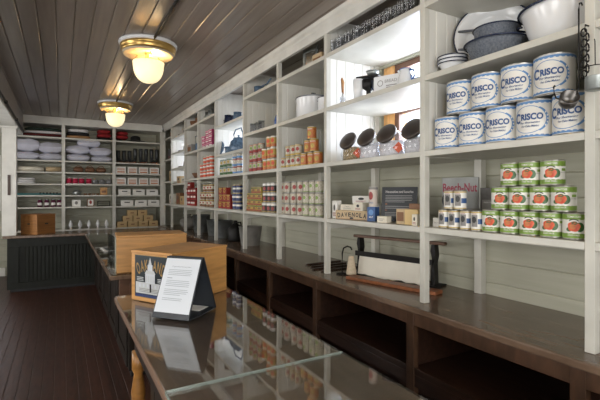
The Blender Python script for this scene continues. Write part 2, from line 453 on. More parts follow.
for i in range(len(UP)):
    a = UP[i] + .027 if i < len(UP) else 0
    b = (UP[i + 1] - .012) if i + 1 < len(UP) else 9.17
    lv = LEV
    if i == 5: lv = [2.51, 2.11, 1.820, 1.360]
    if i == 8: lv = [2.66, 2.36, 2.06, 1.76, 1.360]
    for z in lv:
        mb = MB(); mb.box(XF + .001, XB - .001, a, b, z - .034, z, shelfp); P_(mb, 'shelf_board', .003)
    # slim rail under the open shelves at the back
    P_(MB().box(XF + .3, XF + .34, a, b, LEV[3] - .075, LEV[3] - .035, shelfp), 'shelf_rail')
mb = MB(); mb.prism([(XF - .03, CZ - .002), (XF + .03, CZ - .002), (XF + .03, CZ - .14), (XF - .004, CZ - .14), (XF - .006, CZ - .07), (XF - .016, CZ - .055), (XF - .018, CZ - .03)], -1.99, 9.16, white)
P_(mb, 'crown_moulding', .002)
# ------------------------------------------------------------------ back counter with open cubbies
XC = 1.78
bc = thing('back_counter', 'long dark brown wooden counter with open cubbies under the white shelving', 'counter', (2.1, 4, 0))
def PB(mb, name, bev=.003): o = mb.build(name, bc, bev); o.matrix_parent_inverse = Matrix.Translation((-2.1, -4, 0)); return o
PB(MB().box(XC, XB, -1.98, 9.18, CT - .035, CT, darkt), 'counter_top', .006)
PB(MB().box(XC + .015, XC + .04, -1.98, 9.18, CT - .11, CT - .036, stile), 'apron')
PB(MB().box(XC + .02, XB - .02, -1.98, 9.18, .50, .54, darkw), 'lower_shelf')
PB(MB().box(XC + .02, XC + .045, -1.98, 9.18, .43, .499, darkw), 'lower_rail')
for y in [-.9, 0] + UP[1:]:
    PB(MB().box(XC + .012, XC + .052, y - .030, y + .030, 0.001, CT - .036, stile), 'front_stile')
    PB(MB().box(XC + .053, XB - .02, y - .01, y + .01, .541, CT - .036, darkw), 'divider')
PB(MB().grooved((XB - .012, -1.98, .0), (0, 0, 1), (0, 1, 0), (-1, 0, 0), CT - .04, 11.16, .14, .01, .006, darkw), 'back_panel', 0)
# ------------------------------------------------------------------ far wall shelving
YF, YB = 9.2, 9.749
FU = [-.80, .04, .93, 1.86]
FL = [2.64, 2.20, 1.98, 1.755, 1.54, 1.315, .88]
fs_ = thing('shop_shelving', 'pale painted wooden shelving covering the end wall behind the far counter', 'shelving', (.5, 9.5, 0))
def PF(mb, name, bev=.002): o = mb.build(name, fs_, bev); o.matrix_parent_inverse = Matrix.Translation((-.5, -9.5, 0)); return o
for x in FU:
    PF(MB().box(x - .03, x + .03, YF, YF + .05, 0.002, 2.875, shelfp), 'front_post')
    PF(MB().box(x - .012, x + .012, YF + .051, YB, 0.002, 2.875, sage), 'side_panel', 0)
for i in range(3):
    for z in FL:
        PF(MB().box(FU[i] + .03, FU[i + 1] - .03, YF + .001, YB - .001, z - .028, z, shelfp), 'shelf_board')
PF(MB().box(FU[0] - .03, XF - .03, YF - .015, YB, 2.876, CZ - .002, white), 'top_fascia', .004)
PF(MB().box(FU[3] + .03, FU[3] + .075, YF - .01, YB, .91, CZ - .15, shelfp), 'corner_post')
# ------------------------------------------------------------------ far counter and long counter run
fc = thing('store_counter', 'dark green panelled counter crossing the room in front of the end shelving', 'counter', (0, 8.2, 0))
def PP(root):
    inv = Matrix.Translation([-c for c in root.location])
    def f(mb, name, bev=.003):
        o = mb.build(name, root, bev); o.matrix_parent_inverse = inv; return o
    return f
Pc = PP(fc)
Pc(MB().box(-.79, 1.75, 7.93, 8.55, CT - .04, CT, darkt), 'counter_top', .006)
Pc(MB().box(-.72, 1.70, 8.02, 8.50, .05, CT - .041, greenb), 'cabinet')
Pc(MB().grooved((-.50, 8.012, .15), (1, 0, 0), (0, 0, 1), (0, -1, 0), .98, .56, .055, .012, .007, greenb), 'beadboard_front', 0)
mb = MB(); mb.box(-.735, .50, 7.985, 8.011, .72, CT - .041, greenb); mb.box(-.735, .50, 7.985, 8.011, .05, .15, greenb)
mb.box(-.735, -.58, 7.985, 8.011, .15, .72, greenb); mb.box(.44, .50, 7.985, 8.011, .15, .72, greenb)
Pc(mb, 'front_frame')
Pc(MB().box(-.70, 1.7, 8.04, 8.48, .001, .049, black), 'plinth')
lc = thing('store_counter', 'long dark brown counter running from the far counter toward the tan boxes', 'counter', (.8, 5.8, 0))
Pc = PP(lc)
Pc(MB().box(.345, 1.12, 3.72, 7.925, CT - .045, CT - .008, darkt), 'counter_top', .006)
Pc(MB().box(.50, 1.06, 3.80, 7.9, .06, CT - .046, ebony), 'cabinet')
mb = MB()
for k in range(5):
    y0 = 3.85 + k * .81
    mb.box(.485, .499, y0, y0 + .74, .76, .84, ebony); mb.box(.485, .499, y0, y0 + .74, .08, .18, ebony)
    mb.box(.485, .499, y0, y0 + .09, .18, .76, ebony); mb.box(.485, .499, y0 + .65, y0 + .74, .18, .76, ebony)
Pc(mb, 'side_panelling')
Pc(MB().box(.52, 1.04, 3.82, 7.88, .001, .059, black), 'plinth')
mb = MB(); mb.box(.42, 1.08, 3.765, 3.799, .62, .85, midw); mb.box(.5, 1.0, 3.755, 3.766, .66, .82, midw)
Pc(mb, 'end_drawer')
gl = MB().box(.36, 1.10, 3.74, 7.9, CT - .0075, CT - .001, glass).build('glass_sheet', lc, 0); gl.matrix_parent_inverse = Matrix.Translation((-.8, -5.8, 0))
# ------------------------------------------------------------------ front display counter
dc = thing('display_counter', 'wooden counter with reflecting glass top and carved legs, carrying the folded notice stand', 'counter', (.66, 1.6, 0))
Pc = PP(dc)
Pc(MB().box(.30, 1.03, -.6, 2.97, CT - .045, CT - .010, ctop), 'counter_top', .006)
mb = MB()
mb.box(.40, .43, -.5, 2.80, .58, CT - .046, ebony); mb.box(.93, .96, -.5, 2.80, .58, CT - .046, ebony)
mb.box(.431, .929, 2.77, 2.80, .58, CT - .046, ebony); mb.box(.431, .929, -.5, -.47, .58, CT - .046, ebony)
Pc(mb, 'apron')
mb = MB(); mb.grooved((.46, -.4, .12), (0, 1, 0), (0, 0, 1), (-1, 0, 0), 3.0, .46, .12, .012, .007, ebony); mb.box(.468, .90, -.4, 2.6, .10, .579, ebony)
Pc(mb, 'cabinet', 0)
leg = [(r_ * .78, z_) for r_, z_ in [(.001, 0), (.035, .0), (.04, .02), (.028, .05), (.024, .09), (.034, .16), (.05, .26), (.055, .33), (.042, .40), (.034, .44), (.05, .47), (.05, .579)]]
for x, y in ((.42, 2.78), (.42, 1.15), (.42, -.45), (.93, 2.78), (.93, -.45)):
    Pc(MB().lathe(leg, orangew, 16, (x, y, .001)), 'leg', 0)
for y0, y1 in ((1.448, 2.955), (-.58, 1.442)):
    z0 = CT - .0095 + (.0 if y0 > 1 else 0.0)
    Pc(MB().box(.306, 1.024, y0, y1, z0, CT - .0015 + (0 if y0 > 1 else .0015), glass), 'glass_sheet', 0)
    mb = MB(); ye = y0 if y0 > 1 else y1
    mb.box(.306, 1.024, 1.4430, 1.4465, CT - .0098, CT + .0008, glassedge) if y0 > 1 else mb.box(.3015, .3055, y0, y1, CT - .0098, CT, glassedge)
    Pc(mb, 'glass_edge', 0)
# ------------------------------------------------------------------ post with door bolt slot
t = thing('support_post', 'white square post with a dark slot standing at the end of the green counter', 'post', (-.71, 8.1, CT + .001))
MB().box(-.095, .095, -.09, .09, 0, 1.70, white).build('shaft', t, .004)
MB().box(-.115, .115, -.11, .11, 1.701, 1.733, white).build('cap', t, .004)
MB().box(-.02, .02, -.098, -.088, .64, .96, mat('slot_brown', (.07, .045, .035), .5)).build('slot_plate', t, .002)
# ------------------------------------------------------------------ ceiling lamps
REFL = mat('reflector_cream', (.60, .50, .34), .45)
def lamp(label, loc):
    t = thing('ceiling_lamp', label, 'lamp', loc, 0, 'ceiling lamps in a row')
    MB().lathe([(.001, 0), (.268, 0), (.272, -.010), (.266, -.026), (.001, -.026)], enamelw, 40).build('ceiling_disc', t)
    MB().lathe([(.240, -.027), (.258, -.034), (.257, -.055), (.248, -.060), (.250, -.082), (.240, -.098), (.232, -.098), (.232, -.028)], brass, 40, cap=False).build('brass_ring', t)
    MB().lathe([(.238, -.100), (.232, -.114), (.220, -.114), (.10, -.094), (.03, -.088), (.03, -.030)], REFL, 40, cap=False).build('reflector', t)
    MB().lathe([(.03, -.035), (.03, -.15)], brass, 16).build('stem', t)
    for k in range(3):
        a = k * 2.094 + .5
        MB().tube([(.11 * math.cos(a), .11 * math.sin(a), -.10), (.135 * math.cos(a), .135 * math.sin(a), -.14), (.140 * math.cos(a), .140 * math.sin(a), -.188)], .004, brass, 6).build('arm', t)
    pr = [(.128, -.178), (.146, -.181), (.143, -.21)]
    for k in range(1, 10):
        a = k / 9 * math.pi / 2; pr.append((max(.001, .142 * math.cos(a) ** .8), -.21 - .17 * math.sin(a)))
    MB().lathe(pr, globe, 32, cap=False).build('globe', t)
    l = bpy.data.lights.new('bulb', 'POINT'); l.energy = 5; l.color = (1, .72, .42); l.shadow_soft_size = .03
    o = bpy.data.objects.new('bulb', l); C.objects.link(o); o.parent = t; o.location = (.06, -.06, -.14)
    return t
lamp('brass and opal glass ceiling lamp over the two tan boxes, the bigger one', (.74, 4.28, CZ - .001))
lamp('brass and opal glass ceiling lamp hanging nearer the end wall shelving with pillows', (.76, 7.33, CZ - .001))
lamp('brass and opal glass ceiling lamp above the glass end of the display counter', (.71, 1.0, CZ - .001))
t = thing('ceiling_conduit', 'black conduit strip on the ceiling boards joining the round lamps', 'pipe', (.75, 0, CZ - .018))
MB().tube([(0, -1.9, 0), (0, 9.1, 0)], .012, iron, 8).build('conduit_tube', t)
t = thing('pendant_lamp', 'flat cream lamp shade glowing beside the white square post', 'lamp', (-1.35, 7.6, 2.50))
MB().lathe([(.03, .10), (.06, .08), (.30, .0), (.30, -.012), (.05, .06), (.02, .07)], mat('shade_cream', (.85, .75, .55), .4), 28, cap=False).build('lamp_shade', t)
MB().tube([(0, 0, .08), (0, 0, .515)], .008, iron).build('hanging_rod', t)
MB().blob((0, 0, .02), .05, .05, .05, globe).build('light_bulb', t)
# shrub outside the end window
t = thing('garden_shrub', 'green leafy shrub seen through the window beyond the white post', 'shrub', (-1.6, 11.6, 0))
mb = MB()
for k in range(420):
    a, b, r_ = random.uniform(0, 6.28), random.uniform(-1, 1), random.uniform(.6, 1)
    q = math.sqrt(1 - b * b) * r_; c = (q * math.cos(a) * .9, q * math.sin(a) * .6, 1.0 + b * r_ * .9)
    mb.add([(c[0] - .06, c[1], c[2]), (c[0], c[1] - .03, c[2] + .05), (c[0] + .06, c[1], c[2] + .01), (c[0], c[1] + .03, c[2] - .05)], [(0, 1, 2, 3)], leafm)
mb.build('foliage', t)
MB().lathe([(.05, 0), (.04, 1.3)], darkw, 8).build('trunk', t)
struct(MB().box(-6, 9, 9.95, 16, -.1, -.01, leafm).build('ground_1'))

# ================================================================== GOODS
def canbody(r, h, m=steel, n=28, rim=.0022):
    return [(.001, .0015), (r - .004, .0015), (r - .002, 0), (r + rim * .3, .001), (r + rim * .3, .0035), (r - .001, .0055), (r - .001, h - .0055), (r + rim * .3, h - .0035), (r + rim * .3, h - .001), (r - .002, h), (r - .004, h - .004), (.001, h - .004)]
def can_kind(name, cat, r, h, label_fn, n=28, body=steel):
    t = thing(name, '', cat)
    MB().lathe(canbody(r, h), body, n).build('can_body', t)
    d = Decal(r, .0006); label_fn(d, r, h); d.build('paper_label', t)
    return Kind(t)
def stack_cans(kind, cells, X, labelf, group, jitter=8, jx=.006, z0=0, frac=.5):
    """cells = list of (row, Y, z) ; labelf(row, i, n) gives the label"""
    rows = {}
    for r_, y, z in cells: rows.setdefault(r_, []).append((y, z))
    for r_, L in rows.items():
        L.sort(reverse=True)
        for i, (y, z) in enumerate(L):
            x = X + random.uniform(-jx, jx)
            kind.place((x, y, z + .0012), face(y, x, jitter, frac), labelf(r_, i, len(L)), group)
RN = ['bottom', 'second', 'third', 'fourth']
def lf(desc, nrows, place):
    def f(r_, i, n):
        row = 'bottom' if r_ == 0 else ('top' if r_ == nrows - 1 else ('middle' if nrows == 3 else RN[r_]))
        return '%s, %s row, %s from far end' % (desc, row, NUMW[i])
    return f
# ---- bay 1: large shortening cans
def L_short(d, r, h):
    c = 2 * math.pi * r
    d.rect(-c / 2, c / 2, .007, h - .007, 1, cwhite)
    d.rect(-c / 2, c / 2, h - .020, h - .010, 2, cblue2); d.rect(-c / 2, c / 2, .010, .018, 2, cblue2)
    for k in range(24):
        a = -c / 2 + c * (k + .5) / 24
        d.ell(a, h - .021, .0080, .0028, 2.4, cblue2, 8, k=1); d.ell(a, .019, .0080, .0025, 2.4, cblue2, 8, k=1)
    for o_ in (0, c / 2):
        cz = h * .49
        d.ell(o_ - .004, cz, .080, .066, 3, cblue2, 44, inner=.955)
        d.ell(o_ + .001, cz, .084, .067, 3.3, cblue2, 24, inner=.885, a0=-58, a1=58)
        for k in range(5): d.ell(o_ + .0795 * math.cos(R(-30 + 15 * k)) + .001, cz + .062 * math.sin(R(-30 + 15 * k)), .0035, .005, 3.9, cwhite, 8, k=1)
        d.text('C', o_ - .060, cz + .010, .034, .050, 4, cblue, .035)
        d.text('RISCO', o_ + .011, cz + .013, .098, .032, 4, cblue, .045)
        d.text('For Shortening', o_ + .002, cz - .016, .088, .013, 4, cblue, .02, .2)
        d.text('For Cake Making', o_ + .004, cz - .033, .078, .013, 4, cblue, .02, .2)
KC = can_kind('shortening_can', 'can', .086, .190, L_short, 40)
XCR = XF + .03 + .087
def fshort(r_, i, n):
    return 'large blue and white shortening can in the %s row, %s from the far post' % ('bottom' if r_ == 0 else 'top', NUMW[i])
bot = [(0, 1.02 + .0865 + .1738 * k - .068, 1.820) for k in range(5)]
tp = [(1, 1.02 + .0865 + .1738 * (k + .5) - .068 + .0, 2.0115) for k in range(4)]
stack_cans(KC, bot + tp, XCR, fshort, 'large shortening cans', 5, .003, frac=.38)
# ---- bay 1: green label tomato cans
def L_tom(d, r, h):
    c = 2 * math.pi * r
    d.rect(-c / 2, c / 2, .006, h - .006, 1, cwhite)
    d.rect(-c / 2, c / 2, h - .026, h - .007, 2, cgreen); d.rect(-c / 2, c / 2, .007, .024, 2, cgreen)
    for k in range(16):
        a = -c / 2 + c * (k + .5) / 16
        d.ell(a, h - .027, .011, .004, 2.3, cgreen, 8, k=1); d.ell(a, .0245, .011, .0035, 2.3, cgreen, 8, k=1)
    for o_ in (0, c / 2):
        d.ell(o_ + .022, h * .47, .017, .021, 2.6, cdgreen, 14)
        d.ell(o_ - .018, h * .38, .012, .010, 2.6, cdgreen, 10)
        d.ell(o_, h * .49, .0235, .0225, 3, ctom, 24, wob=.05)
        d.ell(o_ - .003, h * .49, .012, .012, 3.6, corange, 16, wob=.08)
        for k in range(5): d.ell(o_ + .003 + .008 * math.cos(k * 1.256), h * .62 + .005 * math.sin(k * 1.256), .006, .0025, 4, cdgreen, 8, k=1)
        d.ell(o_, h * .60, .024, .020, 4, cblack, 16, inner=.80, a0=35, a1=140)
        d.text('SOLID PACK', o_, .020, .046, .007, 4, cwhite, .02)
        d.text('TOMATOES', o_, h - .017, .052, .009, 4, cwhite, .02)
        d.text('NET WEIGHT', o_ + .058, h * .5, .034, .006, 3, cgrey, .0)
        d.rect(o_ + .045, o_ + .072, h * .56, h * .66, 3, cgreen)
KT = can_kind('tomato_can', 'can', .0500, .1175, L_tom, 32)
XT = XF + .03 + .052
cells = [(0, yat(px, XT), 1.360) for px in (493, 511, 531.5, 553.2, 574.5)]
# keep them a can apart
def spread(px, X, dmin):
    ys = sorted(yat(p, X) for p in px); m_ = sum(ys) / len(ys)
    for _ in range(60):
        for i in range(len(ys) - 1):
            g = ys[i + 1] - ys[i]
            if g < dmin: ys[i] -= (dmin - g) / 2; ys[i + 1] += (dmin - g) / 2
    return ys
H1 = .1175 + .0015
b0 = spread((493, 511, 531.5, 553.2, 574.5), XT, .103)
b1 = [(b0[i] + b0[i + 1]) / 2 for i in range(4)]
b2 = [(b1[i] + b1[i + 1]) / 2 for i in range(3)]
stack_cans(KT, [(0, y, 1.360) for y in b0] + [(1, y, 1.360 + H1) for y in b1] + [(2, y, 1.360 + 2 * H1) for y in b2], XT,
           lambda r_, i, n: 'green tomato can, %s row of the pyramid, %s from the small cans' % (['bottom', 'middle', 'top'][r_], NUMW[i]), 'tomato cans in a pyramid', 8, .004)
# ---- bay 1: small cans with dark picture and blue band
def L_small(d, r, h):
    c = 2 * math.pi * r
    d.rect(-c / 2, c / 2, .005, h - .005, 1, cwhite)
    d.rect(-c / 2, c / 2, h - .012, h - .006, 2, cyel); d.rect(-c / 2, c / 2, .006, .011, 2, cyel)
    for o_ in (0, c / 2):
        d.rect(o_ - .022, o_ + .012, .022, h - .022, 2, cgrey); d.ell(o_ - .005, h * .56, .012, .018, 3, cblack, 12)
        d.rect(o_ + .014, o_ + .052, h * .34, h * .60, 2, cnavy if 0 else cblue)
        d.text('FOOD', o_ - .005, h - .017, .026, .006, 3, cred, .02)
KS = can_kind('picture_label_can', 'can', .0335, .108, L_small, 22)
XS = XF + .03 + .036
bs = spread((445.5, 455.5, 467, 478.5), XS, .070)
bs = [y + .005 for y in bs]
stack_cans(KS, [(0, y, 1.360) for y in bs] + [(1, (bs[3] + bs[2]) / 2, 1.4705), (1, (bs[2] + bs[1]) / 2, 1.4705)], XS,
           lambda r_, i, n: 'small white can with dark picture and blue band, %s row, %s from white post' % (['bottom', 'upper'][r_], NUMW[i]), 'small picture label cans', 6, .003)
t = thing('shop_sign', 'pale grey sign board with dark red lettering behind the small cans', 'sign', (2.105, 1.738, 1.361), R(-76))
MB().box(-.115, .115, 0, .012, 0, .30, mat('sign_grey', (.30, .31, .30), .5, noise=.15)).build('sign_board', t, .002)
d = Decal(None, .0008); d.text('Beech-Nut', .0, .238, .215, .052, 2, mat('sign_red', (.26, .012, .04), .4), .022)
d.build('lettering', t)
d = Decal(None, .0008); d.ell(-.07, .16, .045, .05, 2, black, 24, inner=.72, a0=80, a1=280); d.lines(-.04, .13, .03, .12, 4, 2, cgrey); d.build('small_print', t)
t = thing('picture_card', 'dark grey card with an arched doorway picture leaning beside the red lettered sign', 'card', (2.17, 1.575, 1.361), R(-62))
MB().box(-.055, .055, 0, .008, 0, .235, mat('card_grey', (.13, .12, .115), .5, noise=.4, nscale=30)).build('card', t, .001)
d = Decal(None, .0008); d.rect(-.045, .045, .09, .165, 2, cgrey); d.rect(-.018, .018, .012, .07, 2, cblack); d.ell(0, .07, .018, .024, 2, cblack, 14, a0=0, a1=180); d.text('BABY FOODS', 0, .15, .07, .008, 3, cwhite); d.build('printed_picture', t)
t = thing('ration_box', 'low white card box on the shelf against the post beside the small cans', 'box', (XF + .10, 1.790, 1.361), R(-90))
MB().box(-.035, .035, -.03, .05, 0, .055, wcard).build('carton', t, .002); d = Decal(None, .0006); d.text('BISCUITS', 0, .026, .05, .008, 2, cgrey); d.build('print', t).location = (0, -.0305, 0)
# ---- bay 1 pans
def bowl_prof(r, h, rb, th=.004, lip=.012):
    return [(.001, 0), (rb, 0), (rb + (r - rb) * .55, h * .42), (r - .004, h * .93), (r, h), (r + lip, h + .001), (r + lip, h + .006), (r - th, h + .004), (r - th - .004, h * .93), (rb + (r - rb) * .55 - th, h * .43), (rb - th, th), (.001, th)]
def basin(name, label, loc, r, h, rb, m, rimm, group=None, handles=0, rz=0, rims=.005, hm=None):
    t = thing(name, label, 'basin', loc, rz, group)
    MB().lathe(bowl_prof(r, h, rb), m, 44).build('bowl', t)
    pts = [((r + .012) * math.cos(2 * math.pi * k / 40), (r + .012) * math.sin(2 * math.pi * k / 40), h + .004) for k in range(40)]
    MB().tube(pts, rims, rimm, 8, closed=True).build('rim', t)
    for k in range(handles):
        a = math.pi / 2 + k * math.pi
        q = [((r + .008) * math.cos(a + da) + dr * math.cos(a), (r + .008) * math.sin(a + da) + dr * math.sin(a), h - .02 + dz) for da, dr, dz in ((-.22, 0, 0), (-.18, .03, .004), (0, .045, .006), (.18, .03, .004), (.22, 0, 0))]
        MB().tube(q, .006, hm or rimm, 8).build('handle', t)
    return t
z = 2.276
yb = yat(452, 2.06)
for k in range(3):
    basin('enamel_bowl', 'small white enamel bowl with dark rim, %s of the nested stack beside the post' % ['lowest', 'middle one', 'topmost'][k], (2.03, 1.728, z + .020 * k), .074, .052, .045, enamelw, enamelb, 'nested white enamel bowls', rims=.0035)
t = thing('enamel_basin', 'large shallow white enamel basin with dark rim leaning upright behind grey basin', 'basin', (2.295, 1.645, 2.279), R(-52))
T_ = Matrix.Translation((0, .0, .225)) @ Matrix.Rotation(R(76), 4, 'X')
MB().lathe([(.001, 0), (.15, 0), (.165, .010), (.195, .045), (.225, .052), (.225, .056), (.19, .050), (.16, .014), (.148, .005), (.001, .005)], enamelw, 48, M=T_).build('bowl', t)
MB().tube([T_ @ Vector((.225 * math.cos(a * .131), .225 * math.sin(a * .131), .054)) for a in range(48)], .0045, enamelb, 8, closed=True).build('rim', t)
for dz in (.05, -.075):
    MB().tube([T_ @ Vector((-.2, dz, .052)), T_ @ Vector((-.1, dz - .008, .058)), T_ @ Vector((.02, dz - .02, .058))], .008, mat('strap_grey%d' % (dz > 0), (.10, .11, .13), .5), 8).build('strap', t)
basin('enamel_basin', 'speckled grey enamel wash basin with dark rim at the shelf front', (2.085, 1.477, z), .154, .105, .100, enamelg, enamelb, None, 0, 0, .005)
t = thing('enamel_pot', 'smaller speckled grey enamel pot standing inside the grey wash basin', 'pot', (2.085, 1.477, z + .0065))
MB().lathe([(.001, 0), (.086, 0), (.094, .01), (.116, .178), (.122, .183), (.114, .183), (.090, .012), (.001, .008)], enamelg, 36).build('bowl', t)
MB().tube([(.12 * math.cos(a * .157),   .12 * math.sin(a * .157), .183) for a in range(40)], .004, enamelb, 8, closed=True).build('rim', t)
basin('enamel_basin', 'very large deep white enamel basin with dark rim at the shelf end', (2.13, 1.128, z), .198, .170, .130, enamelw, enamelb, None, 1, 0, .006)
# ---- bay 0 end post: ladles and chain hung from hooks
t = thing('ladle', 'dark tin ladle hanging by its long straight rod handle from the post before the cans', 'ladle', (1.872, .945, 1.93))
M = Matrix.Translation((-.004, .038, .03)) @ Matrix.Rotation(R(-48), 4, 'Z') @ Matrix.Rotation(R(62), 4, 'X')
MB().lathe([(.001, -.028), (.030, -.028), (.034, -.022), (.037, .020), (.034, .020), (.031, -.020), (.001, -.024)], mat('dark_tin', (.18, .17, .16), .35, .9, noise=.3), 28, M=M).build('cup', t)
MB().tube([(-.002, .008, .045), (0, .001, .07), (0, 0, .10), (.0, 0, .25), (0, 0, .40), (.006, 0, .425), (.02, 0, .43), (.028, 0, .42)], .0032, iron, 8).build('handle', t)
MB().tube([(-.006, .068, .035), (-.008, .088, .045), (-.008, .096, .07), (-.008, .098, .095), (-.008, .092, .10)], [.003, .003, .003, .004, .005], iron, 8).build('pouring_hook', t)
t = thing('hanging_chain', 'short bundle of dark chain hanging on the white post above the tin cup', 'chain', (XF - .024, .92, 2.235))
MB().tube([(.022, 0, .02), (-.004, 0, .02), (-.008, 0, 0), (0, 0, -.008)], .003, iron, 6).build('hook', t)
for k in range(9):
    c = (0.001 if k % 2 else -.004, .006 * (-1) ** k, -.010 - k * .0215)
    pts = [(c[0] + (.011 * math.cos(a) if k % 2 else 0), c[1] + (0 if k % 2 else .011 * math.cos(a)), c[2] + .016 * math.sin(a)) for a in [2 * math.pi * j / 14 for j in range(14)]]
    MB().tube(pts, .0032, iron, 6, closed=True).build('chain_link', t)
t = thing('tin_cup', 'small shiny tin cup hanging by a wire bail on the white post', 'cup', (XF - .045, .875, 1.975), R(-60))
MB().lathe([(.001, 0), (.030, 0), (.034, .004), (.034, .052), (.036, .055), (.032, .055), (.031, .006), (.001, .004)], galv, 28).build('cup', t)
MB().tube([(-.034, 0, .05), (-.050, 0, .085), (-.02, 0, .10), (.0, .0, .102), (.02, 0, .10), (.034, 0, .05)], .0022, iron, 6).build('bail', t)
MB().tube([(0, .0, .102), (.0, .012, .20), (.0, .035, .215)], .002, iron, 6).build('hanging_wire', t)
# ---- bay 2 (window bay): tumblers along the top shelf
t = thing('glass_tumbler', '', 'tumbler')
MB().lathe([(.001, 0), (.024, 0), (.027, .003), (.034, .105), (.0355, .107), (.033, .107), (.025, .010), (.001, .008)], jar, 22).build('glass', t)
KG = Kind(t)
for k in range(17):
    y = 2.86 - k * .0555
    KG.place((XF + .055 + (.012 if k % 2 else 0), y, 2.7162), 0, 'clear glass tumbler, %s from the far end of the line on the top shelf' % NUMW[k], 'glass tumblers on the top shelf')
# shelf two: wooden handled tools, grinder, box, ladles
t = thing('knife_holder', 'two wooden handled tools standing in a small glass', 'tools', (1.985, 2.79, 2.2762))
MB().lathe([(.001, 0), (.020, 0), (.024, .07), (.022, .07), (.018, .005), (.001, .004)], jar, 18).build('glass', t)
for k, (a, b) in enumerate(((-.008, -.02), (.008, .012))):
    MB().tube([(a, 0, .008), (a + b * .4, b, .10), ], .004, steel, 6).build('blade', t)
    MB().tube([(a + b * .4, b, .10), (a + b * .6, b * 1.3, .14), (a + b, b * 1.6, .20), (a + b, b * 1.6, .215)], [.006, .0095, .0105, .006], orangew, 10).build('wooden_handle', t)
t = thing('coffee_grinder', 'dark iron table grinder with a white cup and a round top plate', 'grinder', (2.02, 2.50, 2.2762), R(-60))
MB().lathe([(.001, 0), (.06, 0), (.06, .012), (.02, .02), (.018, .06), (.05, .085), (.055, .14), (.035, .145), (.03, .09), (.001, .08)], iron, 24).build('body', t)
MB().box(-.09, .09, -.04, .04, .155, .172, iron).build('top_plate', t, .006)
MB().lathe([(.001, .175), (.035, .175), (.05, .205), (.047, .205), (.03, .18), (.001, .18)], galv, 20, c=(.03, 0, 0)).build('cup', t)
MB().lathe([(.001, 0), (.032, 0), (.038, .15), (.034, .15), (.028, .01), (.001, .008)], enamelw, 20, c=(-.075, -.03, 0)).build('white_cup', t)
t = thing('enamel_box', 'white painted tin box with faint dark printing on the shelf before the window', 'box', (2.05, 2.30, 2.2762), R(-66))
MB().box(-.10, .10, -.06, .06, 0, .125, enamelw).build('tin', t, .008)
d = Decal(None, .0008); d.ell(-.045, .07, .022, .022, 2, cgrey, 16, inner=.8); d.text('BREAD', .035, .08, .09, .022, 2, cgrey); d.lines(.0, .08, .03, .055, 2, 2, cgrey); d.build('print', t).location = (0, -.061, 0)
MB().tube([(-.10, -.02, .09), (-.13, -.02, .11), (-.135, -.02, .06), (-.10, -.02, .03)], .006, enamelb, 8).build('handle', t)
t = thing('enamel_jug', 'white enamel jug with blue rim and spout beside the printed tin box', 'jug', (2.04, 2.13, 2.2762), R(-90))
MB().lathe([(.001, 0), (.045, 0), (.052, .02), (.048, .08), (.036, .115), (.040, .13), (.036, .13), (.032, .115), (.001, .01)], enamelw, 26).build('body', t)
MB().tube([(.04 * math.cos(a * .26), .04 * math.sin(a * .26), .131) for a in range(24)], .003, bluee, 6, closed=True).build('rim', t)
MB().tube([(.04, 0, .12), (.075, 0, .11), (.08, 0, .07), (.05, 0, .04)], .006, bluee, 8).build('handle', t)
MB().tube([(-.034, 0, .09), (-.06, 0, .12), (-.07, 0, .14)], [.014, .010, .008], enamelw, 8).build('spout', t)
t = thing('enamel_pan', 'shallow white and blue enamel skimmer lying on the shelf end', 'pan', (2.05, 1.985, 2.2762), R(-80))
MB().lathe([(.001, 0), (.05, 0), (.068, .03), (.064, .03), (.048, .004), (.001, .004)], enamelw, 26).build('bowl', t)
MB().tube([(.066 * math.cos(a * .26), .066 * math.sin(a * .26), .031) for a in range(24)], .003, bluee, 6, closed=True).build('rim', t)
MB().tube([(-.065, 0, .03), (-.085, .0, .055), (-.095, .01, .085)], .005, bluee, 8).build('handle', t)
# slanted candy jars
def candyjar(label, y, fill, r=.105, tagm=None, rz=-80):
    t = thing('candy_jar', label, 'jar', (2.10, y, 1.8212), R(rz), 'slanted glass candy jars')
    # body: a squat drum whose mouth tilts up toward the front
    mb = MB(); n = 32; vs = []; fs = []
    tilt = R(60)
    fr = []
    for i, (q, d_, b_) in enumerate(((.0, 0, 0), (.93, 0, 0), (1.02, .012, .03), (1.03, .07, .28), (1.0, .115, .58), (.78, .15, .84), (.64, .17, 1.0), (.64, .185, 1.0))):
        an = tilt * b_; fr.append((q * r, d_, an))
    for q, d_, an in fr:
        cy = -.02 - math.sin(an) * d_ * .55; cz = .0 + d_ * .86
        for k in range(n):
            a = 2 * math.pi * k / n
            x = max(q, .001) * math.cos(a); yy = max(q, .001) * math.sin(a)
            zz = max(.0015, cz + yy * math.sin(an) + .0)
            vs.append((x, cy + yy * math.cos(an), zz if an else max(.0, cz)))
    m = len(fr)
    for i in range(m - 1):
        for k in range(n): k2 = (k + 1) % n; fs.append((i * n + k, i * n + k2, (i + 1) * n + k2, (i + 1) * n + k))
    mb.add(vs, fs, jar, True); mb.build('glass_body', t)
    q, d_, an = fr[-1]; cy = -.02 - math.sin(an) * d_ * .55; cz = d_ * .86
    M = Matrix.Translation((0, cy, cz)) @ Matrix.Rotation(an, 4, 'X')
    MB().lathe([(.001, -.004), (q + .008, -.004), (q + .010, .014), (q + .002, .020), (.03, .026), (.001, .027)], lidm, 32, M=M).build('lid', t)
    MB().lathe([(.001, .004), (r * .93, .004), (r * .98, .02), (r * .97, .095), (r * .7, .115), (.001, .112)], fill, 28, c=(0, -.02, 0)).build('candy', t)
    if tagm:
        M2 = Matrix.Translation((r * .85, -.02 - r * .72, .06)) @ Matrix.Rotation(R(35), 4, 'Z') @ Matrix.Rotation(R(45), 4, 'Y')
        MB().box(-.028, .028, -.003, .003, -.028, .028, tagm, M2).build('price_tag', t, .001)
    return t
